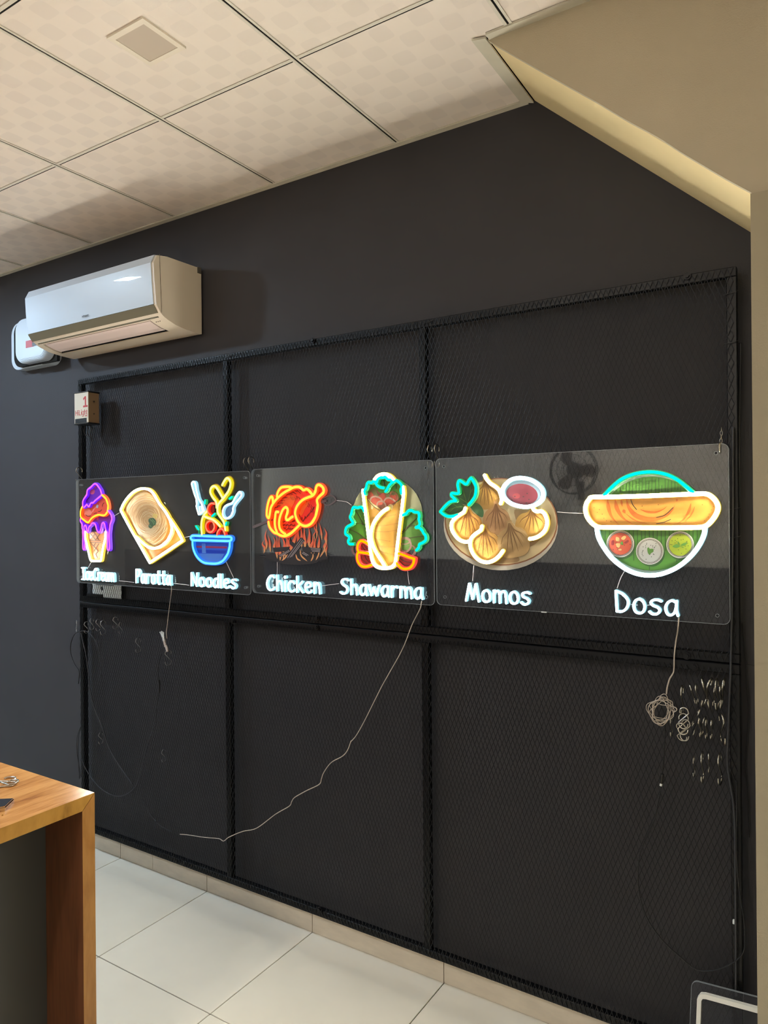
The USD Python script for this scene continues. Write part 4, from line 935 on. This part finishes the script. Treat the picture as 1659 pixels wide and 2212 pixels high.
for (u, v), rgb in (((490, 852), (212, 88, 58)), ((800, 930), (206, 204, 198)), ((1120, 862), (164, 178, 36))):
    art(dm, 'chutney_bowl_print', [ellipse('DD', u, v, 146, 142)], (222, 216, 206), 5)
    art(dm, 'bowl_line', [ellipse('DD', u, v, 134, 130).difference(ellipse('DD', u, v, 130, 126)), ellipse('DD', u, v, 124, 121).difference(ellipse('DD', u, v, 120, 117))], (66, 52, 44), 6)
    art(dm, 'chutney_print', [ellipse('DD', u, v, 119, 116)], rgb, 6)
art(dm, 'topping_print', [blob('DD', q) for q in ([(445, 780), (480, 790), (480, 825), (445, 820)], [(500, 790), (530, 768), (552, 780), (530, 810), (505, 805)], [(445, 850), (490, 850), (480, 890), (455, 885)], [(470, 908), (500, 905), (500, 922), (475, 920)])], (232, 192, 122), 7)
art(dm, 'topping_print', [blob('DD', q) for q in ([(400, 820), (425, 815), (420, 865), (395, 860)], [(530, 840), (570, 810), (578, 830), (550, 850)])], (160, 50, 50), 7)
art(dm, 'herb_print', [blob('DD', q) for q in ([(775, 900), (790, 890), (800, 905), (835, 905), (838, 935), (815, 950), (800, 970), (780, 945)], [(1040, 880), (1080, 855), (1120, 875), (1085, 895)], [(1125, 870), (1155, 845), (1195, 840), (1170, 870)], [(1095, 850), (1100, 825), (1120, 860)], [(1115, 875), (1155, 885), (1150, 893)], [(490, 850), (510, 825), (520, 865)])], (92, 146, 56), 7)
rg = np.random.default_rng(2)
for (u, v), n in (((800, 930), 22), ((1120, 862), 20), ((490, 852), 7)):
    for r, q in zip(rg.uniform(45, 105, n), rg.uniform(0, 6.28, n)):
        art(dm, 'speck_print', [ellipse('DD', u + r * math.cos(q), v + r * math.sin(q), 4.2, 4.2, n=8)], (48, 44, 40), 7)
neon(dm, 'green', [arc_t], 0.0085, 0.0135)
neon(dm, 'cold', [arc_b], 0.0100, 0.0130)
neon(dm, 'warm', [dosa_t], 0.0105, 0.0140)
word(s3, 'Momos', 1.958, 2.182, 1.400, 0.057)
word(s3, 'Dosa', 2.450, 2.626, 1.396, 0.062, 0.18)
jumper(s3, 'MO', [(1385, 712), (1520, 722), (1655, 728)]); jumper(s3, 'MO', [(505, 1275), (498, 1360), (492, 1440)])
CROPS['DO'] = (1230, 940, 3.867)
jumper(s3, 'DO', [(460, 1135), (425, 1200), (398, 1280)]); jumper(s3, 'DO', [(500, 1412), (540, 1416), (570, 1420)]); jumper(s3, 'DO', [(640, 1422), (680, 1418)])
q = at(1169, 1323, 1, YS1)
obj('sticker', bx(q[0], q[0] + 0.018, YS1, YS1 - 0.0004, q[2], q[2] + 0.0035), M_paper, s3, label='tiny white maker sticker at the lower edge')
# ------------------------------------------------------------------ hooks on the mesh
def hook_mesh(H, r, turn=0.0):
    ru, rl = H * 0.20, H * 0.21
    a1 = np.radians(np.linspace(205, -20, 12)); a2 = np.radians(np.linspace(165, 370, 12))
    up = np.stack([ru * np.cos(a1), H * 0.28 + ru * np.sin(a1)], 1); lo = np.stack([rl * np.cos(a2), -H * 0.27 + rl * np.sin(a2)], 1)
    p = np.vstack([up, lo])
    P = np.stack([np.zeros(len(p)), -p[:, 0] - 0.004, p[:, 1]], 1)
    return tube(spline(P, 3), r, 7)


def s_hook_proto(H, r, material, px, py, label, group=None, crop='P', y=-0.054, rot=0):
    x0, y0, s = CROPS[crop]; q = at(x0 + px / s, y0 + py / s, 1, y)
    t = thing('s_hook', label, 'hook', None if False else q, group)
    obj('wire', hook_mesh(H, r), material, t, smooth=True)
    return t


HG = {}


def hook_at(src, crop, px, py, label, rot=(0, 0, 0), y=-0.054):
    x0, y0, s = CROPS[crop]; q = at(x0 + px / s, y0 + py / s, 1, y)
    return dup(src, q, label, 'S-hooks on the left mesh' if crop == 'L2' else 'S-hooks by the right post', 'hook', rot)


hs_ = s_hook_proto(0.060, 0.0017, M_hook_dark, 215, 350, 'small dull S-hook first in the row at the left, beside the frame post', group='S-hooks on the left mesh', crop='L2')
for (u, v, l, rz) in ((258, 322, 'small dull S-hook second in the row at the left under the middle rail', 10), (308, 332, 'small dull S-hook third in the row at the left under the middle rail', 0), (447, 315, 'upper small S-hook of the pair right of the left row', -15), (487, 355, 'lower small S-hook of the pair right of the left row', 12),
                      (330, 1232, 'small S-hook hanging low on the mesh above the cable loop at the left', 0), (832, 1370, 'lowest small S-hook alone on the left mesh bay', 0), (130, 340, 'small S-hook on the cable at the outer left edge of the frame', 60)):
    hook_at(hs_, 'L2', u, v, l, (0, 0, rz))
hb_ = s_hook_proto(0.092, 0.0026, M_chrome, 893, 1692, 'long bright S-hook second from the left in the bottom row by the right post', group='S-hooks by the right post', crop='R8')
R = 'bright S-hook by the right post'
for (u, v, l, rot) in ((1085, 1712, 'long bright S-hook at the right end of the bottom row by the right post', (0, 0, -6)), (1052, 900, 'long straight S-hook near the right end of the top row by the right post', (0, 0, -4)), (1112, 890, 'rightmost S-hook of the top row by the right post', (0, 6, 0)),
                       (925, 880, 'bright S-hook leaning left in the crossed pair of the top row', (0, -14, 8)), (945, 880, 'bright S-hook leaning right in the crossed pair of the top row', (0, 17, -8)), (1100, 1275, 'thick curled S-hook at the right end of the middle row', (0, -4, 25)), (675, 970, 'long S-hook carrying the cluster of hooks beside the wire coil', (0, 0, 0))):
    hook_at(hb_, 'R8', u, v, l, rot, -0.064 if 'leaning right' in l else -0.054)
hm_ = s_hook_proto(0.061, 0.0019, M_chrome, 803, 1685, 'thin S-hook at the left end of the bottom row by the right post', group='S-hooks by the right post', crop='R8')
for (u, v, l, rot) in ((962, 1640, 'thin straight S-hook third in the bottom row by the right post', (0, 0, 5)), (785, 895, 'thin S-hook leaning left at the start of the top row by the right post', (0, -16, 10)), (832, 900, 'thin upright S-hook second in the top row by the right post', (0, -4, 0)), (1020, 920, 'thin shadowed S-hook behind the long straight one in the top row', (0, 5, 0)), (1088, 910, 'thin S-hook between the two long ones at the end of the top row', (0, 0, 0)),
                       (820, 1150, 'slanted S-hook highest in the middle row by the right post', (0, 24, 10)), (828, 1245, 'slanted S-hook first at the bottom of the middle row', (0, 20, 5)), (866, 1255, 'upright thin S-hook second in the middle row', (0, -4, 0)), (905, 1248, 'slanted S-hook third in the middle row', (0, 12, -8)), (935, 1275, 'dark thin S-hook fourth in the middle row', (0, 0, 0)), (992, 1280, 'straight thin S-hook fifth in the middle row', (0, 2, 0)), (557, 1250, 'thin S-hook left of the hook cluster beside the wire coil', (0, 0, 0))):
    hook_at(hm_, 'R8', u, v, l, rot)
for (u, v, l, rot) in ((672, 1160, 'topmost S-hook of the cluster, seen flat on', (0, 10, 80)), (668, 1225, 'middle S-hook of the cluster, seen flat on', (0, 24, 95)), (650, 1310, 'lowest S-hook of the cluster, curled to the left', (0, -20, 84)), (690, 1290, 'S-hook of the cluster curled to the right', (0, 12, 70))):
    hook_at(hm_, 'R8', u, v, l, rot, y=-0.090)
hl_ = s_hook_proto(0.074, 0.0019, M_hook_dark, 348, 352, 'larger S-hook fourth in the row at the left under the middle rail', group='S-hooks on the left mesh', crop='L2')
for (crop, u, v, l, rz) in (('L2', 628, 492, 'larger S-hook alone under the middle rail left of the taped wire joint', 0), ('L2', 868, 590, 'S-hook holding the taped wire joint under the parotta sign', -15)):
    hook_at(hl_, crop, u, v, l, (0, 0, rz))
# hooks that carry the signs: long enough to reach through the holes of the sheets
hg = thing('s_hook', 'silver S-hook carrying the top left corner of the left sign', 'hook', at(173, 1027, 1, -0.075), 'S-hooks carrying the signs')
obj('wire', hook_mesh(0.085, 0.0022), M_chrome, hg, smooth=True)
for (u, v, l, rz) in ((534, 1010, 'left S-hook of the pair between the left and middle signs', 0), (544, 1008, 'right S-hook of the pair between the left and middle signs', 0), (930, 986, 'left S-hook of the pair between the middle and right signs', 0), (945, 985, 'right S-hook of the pair between the middle and right signs', 0)):
    dup(hg, at(u, v, 1, -0.075), l, 'S-hooks carrying the signs', 'hook', (0, 0, rz))
ch = thing('chain_hanger', 'short silver chain and hook holding the top right corner of the right sign', 'chain')
for k in range(5):
    q = at(1558.5 - k * 0.3, 928 + k * 8, 1, -0.062 - 0.008 * k)
    a = np.linspace(0, 2 * math.pi, 13); P = np.stack([0.003 * np.cos(a) if k % 2 else 0 * a, 0 * a if k % 2 else 0.003 * np.cos(a), 0.0068 * np.sin(a)], 1) + q
    obj('link', tube(P, 0.0010, 5, False), M_chrome, ch)
q = at(1555.5, 968, 1, -0.100)
obj('clip', tube(spline([q + [0, 0.012, 0.010], q + [0, -0.004, 0.014], q + [0, -0.014, 0.0], q + [0, -0.006, -0.012], q + [0, 0.01, -0.01]], 4), 0.0028, 7), M_chrome, ch, smooth=True)


# ------------------------------------------------------------------ wires and cables
def cable(name, label, cat, runs, r, material, y=-0.058, part='cord'):
    t = thing(name, label, cat, group={'sign_lead': 'clear leads hanging from the signs', 'black_cable': 'black cables round the frames', 'power_lead': 'black leads with inline connectors'}.get(name))
    for crop, pts in runs:
        P = [np.array([a, y + (p[2] if len(p) > 2 else 0), b]) for p in pts for (a, b) in tr(crop, [p[:2]], y + (p[2] if len(p) > 2 else 0))]
        obj(part, tube(spline(P, 5), r, 6), material, t, smooth=True)
    return t


lead = cable('sign_lead', 'clear twin lead hanging from the middle sign down across the mesh', 'wire', [('P', [(911, 1298, -0.052), (910, 1304, -0.052), (907, 1316, -0.046), (890, 1350, -0.012), (868, 1405), (825, 1482), (790, 1552), (770, 1588), (757, 1603)]),
              ('F7', [(968, 0), (945, 60), (912, 97), (845, 135), (800, 195), (785, 235), (770, 270), (690, 310), (620, 350), (600, 378), (585, 405), (500, 455), (385, 540), (300, 560), (215, 595), (180, 620), (150, 605), (60, 597), (-40, 582), (-90, 578)])], 0.0019, M_wire)
l1_ = cable('sign_lead', 'clear lead hanging from the left sign to a taped joint', 'wire', [('L2', [(887, 20, -0.052), (886, 60, -0.052), (882, 100, -0.045), (875, 150, -0.012), (862, 250), (852, 340), (845, 390), (850, 440)])], 0.0017, M_wire)
for k in range(5):
    P = [np.array([a, -0.064 - 0.002 * k, b]) for a, b in tr('L2', [(792 + 11 * k, 378 + 5 * abs(k - 2)), (800 + 9 * k, 400), (812 + 6 * k, 430), (820 + 5 * k, 460)], -0.064)]
    obj('frayed_end', tube(spline(P, 3), 0.0016, 5), M_paper, l1_)
P = [np.array([a, -0.066, b]) for a, b in tr('L2', [(822, 425), (830, 455), (838, 490), (850, 520), (858, 545)], -0.066)]
m = tube(spline(P, 4), 0.0062, 9)
m.vertices += (meshkit.noise(m.vertices * 220, 4)[:, None] - 0.5) * 0.004
obj('tape_wrap', m, mat('clear_tape', {'p': ('principled_bsdf', dict(base_color=(0.42, 0.36, 0.33), roughness=0.15, specular_ior_level=0.8))}, [], 'p.BSDF'), l1_, smooth=True)
l2_ = cable('sign_lead', 'clear twin lead hanging from the right sign into a tied coil', 'wire', [('R8', [(632, 62, -0.052), (630, 110, -0.052), (625, 170, -0.046), (616, 240, -0.012), (600, 330), (584, 480), (579, 640), (560, 690), (530, 740), (505, 830), (497, 900)]), ('R8', [(638, 62, -0.052), (636, 110, -0.052), (631, 170, -0.046), (622, 240, -0.012), (606, 330), (589, 480), (584, 640), (566, 692), (537, 742), (512, 832), (503, 905)])], 0.0014, M_wire)
rg = np.random.default_rng(11)
for k in range(8):
    cx, cy = 455 + rg.uniform(-38, 30), 1080 + rg.uniform(-16, 16); rx, ry = rg.uniform(75, 125), rg.uniform(95, 158); ph = rg.uniform(0, 6.28); sq = rg.uniform(0.10, 0.30)
    pts = [(cx + rx * math.cos(a) * (1 + sq * math.cos(3 * a + ph)), cy + ry * math.sin(a) * (1 + sq * math.sin(2 * a + ph)), -0.002 * k + 0.005 * math.sin(a * 2 + ph)) for a in np.linspace(0, 6.28, 15)]
    P = [np.array([*tr('R8', [p[:2]], -0.062)[0], -0.062 + p[2]])[[0, 2, 1]] for p in pts]
    obj('coil_turn', tube(spline(P, 4), 0.0012, 5), M_wire, l2_, smooth=True)
obj('coil_tie', tube(spline([np.array([a, -0.07 - 0.012 * math.sin(t), b]) for t, (a, b) in zip(np.linspace(0, 3.1, 6), tr('R8', [(560, 1010), (585, 1035), (610, 1040), (622, 1060), (600, 1085), (560, 1075)], -0.07))], 4), 0.0016, 5), M_wire, l2_)

cable('black_cable', 'thin black cable arching over the frame edge at the left', 'cable', [('L2', [(145, 385), (200, 380), (245, 410), (285, 470), (315, 570), (328, 660), (330, 740)])], 0.0016, M_cable_grey, -0.057)
cable('black_cable', 'black cable looping out on the wall left of the mesh', 'cable', [('L2', [(165, 380), (115, 405), (85, 480), (85, 560), (115, 645), (150, 700), (150, 760), (145, 800)])], 0.0022, M_cable, -0.02)
cable('black_cable', 'long dark cable falling diagonally across the lower left mesh', 'cable', [('L2', [(165, 395), (185, 480), (205, 570), (225, 720), (240, 860), (275, 1000), (330, 1130), (375, 1270), (410, 1350), (470, 1450), (540, 1550), (575, 1600)])], 0.0026, M_cable_grey, -0.057)
cable('black_cable', 'dark cable sagging in a wide loop low on the left mesh', 'cable', [('L2', [(172, 1400), (200, 1470), (250, 1550), (320, 1630), (410, 1685), (490, 1692), (570, 1650), (630, 1560), (665, 1420), (700, 1280), (735, 1180), (758, 1122)])], 0.0021, M_cable_grey, -0.057)
bl = cable('power_lead', 'black lead with inline connector hanging under the taped joint', 'cable', [('L2', [(850, 535), (815, 550), (795, 600), (782, 680), (782, 760), (790, 800), (788, 860), (772, 960), (764, 1060), (762, 1110)])], 0.0014, M_cable, -0.057)
P = [np.array([a, -0.059, b]) for a, b in tr('L2', [(785, 770), (790, 805), (791, 840), (788, 870)], -0.059)]
obj('connector', tube(P, 0.0042, 8), M_black, bl)
bl = cable('power_lead', 'short black lead with connector lying against the mesh bottom at the left', 'cable', [('L2', [(650, 1720), (680, 1765), (710, 1825), (735, 1862), (790, 1925), (840, 1955), (892, 1978)])], 0.0012, M_cable_grey, -0.057)
P = [np.array([a, -0.059, b]) for a, b in tr('L2', [(722, 1848), (737, 1866), (752, 1884), (765, 1898)], -0.059)]
obj('connector', tube(P, 0.0030, 8), M_black, bl)
for k, (dx, n) in enumerate(((0, 'first'), (10, 'second'))):
    cable('black_cable', f'thin black cord dangling beside the left frame post, {n} of two', 'cable', [('L2', [(168, 1130), (148 - dx, 1210), (138 - dx + 4, 1320), (146, 1430), (152 + dx, 1530), (150, 1560)])], 0.0014, M_cable, -0.03 - 0.004 * k)
cable('black_cable', 'thick black cable running down the front of the right frame post', 'cable', [('R5', [(792, -2200), (790, -1200), (784, -400), (778, 130), (772, 300), (765, 700), (752, 1000), (740, 1300), (728, 1600), (722, 1760), (740, 1950), (775, 2150), (800, 2330), (815, 2600), (822, 3200), (826, 3900), (828, 4600)])], 0.0034, M_cable_grey, -0.0635)
cable('black_cable', 'black cable bulging away from the right frame post onto the wall', 'cable', [('R5', [(880, -3200), (868, -2000), (866, -800), (865, 0), (860, 330), (830, 520), (815, 650), (838, 850), (870, 1060), (885, 1250), (884, 1560), (870, 1900), (885, 2250), (900, 2700), (890, 3500)])], 0.0036, M_cable_grey, -0.022)
cable('black_cable', 'thin black cord nearest the pillar on the charcoal wall', 'cable', [('R5', [(905, 150), (915, 330), (945, 640), (955, 900), (972, 1150), (968, 1400), (950, 1640), (938, 1900), (968, 2200), (985, 2700)])], 0.0016, M_cable, -0.006)
cable('black_cable', 'thin cord branching off to the pillar at mid height', 'cable', [('R5', [(940, 648), (985, 640), (1040, 655), (1075, 662)])], 0.0012, M_cable, -0.006)
bl = cable('power_lead', 'long black lead with a white tipped connector looping low on the right mesh', 'cable', [('R8', [(482, 1240), (484, 1350), (474, 1560), (458, 1740), (448, 1850), (440, 1920), (430, 1982)]), ('B4', [(289.7, 60), (262, 180), (240, 290), (180, 430), (120, 560), (90, 680), (82, 850), (105, 1040), (175, 1240), (320, 1440), (500, 1605), (620, 1700), (740, 1718, -0.004), (880, 1685, -0.014), (1010, 1610, -0.016), (1078, 1500, -0.017), (1072, 1250, -0.017), (1040, 1050, -0.017), (1020, 880, -0.017), (1005, 700, -0.018), (1000, 480, -0.018), (1003, 200, -0.018), (1000, -60, -0.018)])], 0.0019, M_cable, -0.057)
P = [np.array([a, -0.060, b]) for a, b in tr('R8', [(456, 1770), (450, 1830), (445, 1870)], -0.060)]
obj('connector', tube(P, 0.0050, 8), M_black, bl)
P = [np.array([a, -0.060, b]) for a, b in tr('R8', [(445, 1872), (442, 1886), (440, 1898)], -0.060)]
obj('connector_tip', tube(P, 0.0040, 8), M_paper, bl, label='white connector tip')
q = at(1359 + 978 / 4.32, 1700 + 1255 / 4.32, 1, -0.055)
obj('cable_clip', bx(q[0] - 0.003, q[0] + 0.003, -0.052, -0.060, q[2] - 0.006, q[2] + 0.006, 0.001), M_paper, label='tiny white cable clip on the right frame post', category='clip')

# switch plate standing on the middle rail behind the mesh
qa, qb = at(200, 1247, 1, -0.030), at(262.5, 1299, 1, -0.030)
cardt = thing('instruction_card', 'white printed card standing behind the mesh under the ice cream sign', 'card')
zc = ZM + TB
obj('card', bx(qa[0], qb[0], -0.0295, -0.0308, zc, zc + 0.135), M_paper, cardt)
rg = np.random.default_rng(4)
for k in range(5):
    obj('printed_line', bx(qa[0] + 0.03, qa[0] + 0.03 + rg.uniform(0.08, 0.14), -0.0308, -0.0311, zc + 0.060 + k * 0.014, zc + 0.063 + k * 0.014), M_ink, cardt)
obj('printed_emblem', ext_xz(Point(qa[0] + 0.075, zc + 0.042).buffer(0.010), -0.0308, -0.0311), M_ink, cardt)
obj('tray', bx(qa[0] - 0.03, qa[0] + 0.085, -0.030, -0.046, zc, zc + 0.014, 0.002), M_black, label='small black tray on the middle rail beside the printed card', category='tray')

# unlit sign leaning in the corner by the pillar
us = thing('unlit_sign', 'clear acrylic sheet with an unlit white outline leaning beside the pillar', 'sign')
xa, xb = 2.648, 2.842
tilt = -0.115


def lean(m):
    v = m.vertices; m.vertices = np.stack([v[:, 0], v[:, 1] - 0.070 + (0.36 - v[:, 2]) * tilt / 0.36 * 1.0, v[:, 2] + (v[:, 0] - xa) * 0.06], 1); return m


g = sbox(xa + 0.018, 0.0, xb, 0.345 - 0.018).buffer(0)
g = unary_union([g.buffer(0.018, quad_segs=5).intersection(sbox(xa, 0.0, xb, 0.4))])
obj('acrylic_sheet', lean(ext_xz(g.buffer(-0.0004), 0.0, -0.005)), M_acrylic, us)
obj('sheet_edge', lean(ext_xz(g.difference(g.buffer(-0.0013)), -0.0002, -0.0052)), M_acedge, us)
L = LineString([(xa + 0.024, 0.005), (xa + 0.024, 0.308), (xa + 0.030, 0.317), (xa + 0.040, 0.319), (xb - 0.003, 0.319)])
obj('outline_tube', lean(ext_xz(L.buffer(0.0055, quad_segs=4), -0.0052, -0.017)), M_white_sil, us)

# ------------------------------------------------------------------ counter at the left
KX, KY, KZ = 1.206, -1.003, 0.900
ct = thing('service_counter', 'wood veneer counter with a mitred waterfall end and a charcoal recessed front', 'counter')
XL = -0.9
obj('top', [ext_yz(Polygon([(KY, KZ), (KY - 0.040, KZ - 0.040), (-3.1, KZ - 0.040), (-3.1, KZ)]), XL, KX - 0.0008)], M_woodtop, ct)
obj('edge_strip', ext_yz(Polygon([(KY - 0.0006, KZ - 0.0002), (KY - 0.0402, KZ - 0.0398), (-3.1, KZ - 0.0398), (-3.1, KZ - 0.0002)]), KX - 0.0008, KX), M_woodedge, ct, label='honey coloured edge of the counter top')
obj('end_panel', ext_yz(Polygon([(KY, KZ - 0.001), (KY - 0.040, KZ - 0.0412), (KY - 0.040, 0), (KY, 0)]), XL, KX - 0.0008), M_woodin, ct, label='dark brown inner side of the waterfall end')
obj('edge_strip', ext_yz(Polygon([(KY - 0.0002, KZ - 0.0014), (KY - 0.0400, KZ - 0.0412), (KY - 0.0400, 0), (KY - 0.0002, 0)]), KX - 0.0008, KX), M_woodleg, ct, label='honey coloured edge of the waterfall end')
obj('front_panel', bx(KX - 0.195, KX - 0.175 - 0.002, KY - 0.0402, -3.1, 0.0, KZ - 0.0402), M_charcoal, ct, label='charcoal recessed front panel')

# things on the counter
q1, q2 = at(31, 1724, 2, KZ + 0.012), at(12, 1742, 2, KZ + 0.012)
mc = thing('metal_case', 'flat polished metal case lying on the counter top', 'case')
d = (q2 - q1)[:2]; ln = np.linalg.norm(d); d /= ln; n = np.array([d[1], -d[0]]); n = n if n[0] < 0 else -n
A, B = q1[:2], q2[:2]
outl = Polygon([A, B, B + n * 0.05 + d * 0.02, B + n * 0.14 + d * 0.02, A + n * 0.14])
outl = outl.buffer(-0.002).buffer(0.002, quad_segs=4)
M_mirror = plain('polished_case_metal', (205, 200, 198), 0.05, 1.0)
obj('base', ext_xy(outl, KZ + 0.0002, KZ + 0.009), M_mirror, mc)
obj('lid', ext_xy(outl.buffer(-0.002, join_style=1), KZ + 0.009, KZ + 0.0125), M_mirror, mc)
for k, (u, v, rz, l) in enumerate(((6, 1690, 20, 'upper loose metal S-hook on the counter'), (13, 1696, -10, 'middle loose metal S-hook on the counter'), (8, 1702, 35, 'lower loose metal S-hook on the counter'))):
    q = at(u, v, 2, KZ + 0.003)
    dup(hb_, (q[0] - 0.02, q[1], KZ + 0.0032 + 0.0045 * (k == 1)), l, 'loose S-hooks on the counter', 'hook', (90, 90, rz + 90) if False else (0, 90, rz + 55))
q = at(5, 1762, 2, KZ)
c = trimesh.creation.icosphere(1, 0.0022); obj('crumb', c, M_woodedge, loc=(q[0], q[1], KZ + 0.002), label='tiny pale crumb near the counter edge', category='crumb')

# ------------------------------------------------------------------ wall fan across the room, seen mirrored in the right sign
pt = at(1240, 1016, 1, -0.1045); dr = pt - CAM; dr = np.array([dr[0], -dr[1], dr[2]]); tt = (WY0 + 0.22 - pt[1]) / dr[1]; fc = pt + dr * tt
wfan = thing('wall_fan', 'black wall fan on the opposite wall, mirrored in the right sign', 'fan')
R0 = 0.225
for k, (r, y) in enumerate(((R0, 0.0), (R0 * 0.98, 0.05), (R0 * 0.66, 0.075), (R0 * 0.34, 0.088))):
    a = np.linspace(0, 2 * math.pi, 41); obj('guard_ring', tube(np.stack([r * np.cos(a), y + 0 * a, r * np.sin(a)], 1) + fc, 0.007 if k < 2 else 0.003, 6, False), M_black, wfan)
for k in range(24):
    a = k / 24 * 2 * math.pi; rr = np.array([R0, R0 * 0.98, R0 * 0.66, R0 * 0.3]); yy = np.array([0, 0.05, 0.075, 0.088])
    obj('guard_wire', tube(np.stack([rr * math.cos(a), yy, rr * math.sin(a)], 1) + fc, 0.0016, 4), M_black, wfan)
cy = trimesh.creation.cylinder(0.075, 0.10, sections=28); v = cy.vertices; cy.vertices = v[:, [0, 2, 1]] * [1, -1, 1] + fc + [0, -0.05, 0]; obj('motor', cy, M_black, wfan)
for k in range(3):
    a0 = k * 2.094; P = [(0.03, -.25), (0.19, -.42), (0.205, 0.0), (0.16, .36), (0.03, .25)]
    pl = Polygon(spline([(r * math.cos(a0 + a), r * math.sin(a0 + a)) for r, a in P], 4, True)); m = ext_xz(pl, 0.028, 0.024); m.vertices += fc; obj('blade', m, plain('brown_fan_blade', (70, 52, 44), 0.4), wfan)
cap = trimesh.creation.cylinder(0.045, 0.01, sections=24); v = cap.vertices; cap.vertices = v[:, [0, 2, 1]] * [1, -1, 1] + fc + [0, 0.092, 0]; obj('cap', cap, M_black, wfan)
obj('bracket', [bx(fc[0] - 0.03, fc[0] + 0.03, WY0 + 0.0, WY0 + 0.025, fc[2] - 0.28, fc[2] - 0.10, 0.004), tube([fc + [0, -0.19, -0.2], fc + [0, -0.1, -0.12], fc + [0, -0.06, -0.06]], 0.018, 8)], M_black, wfan)
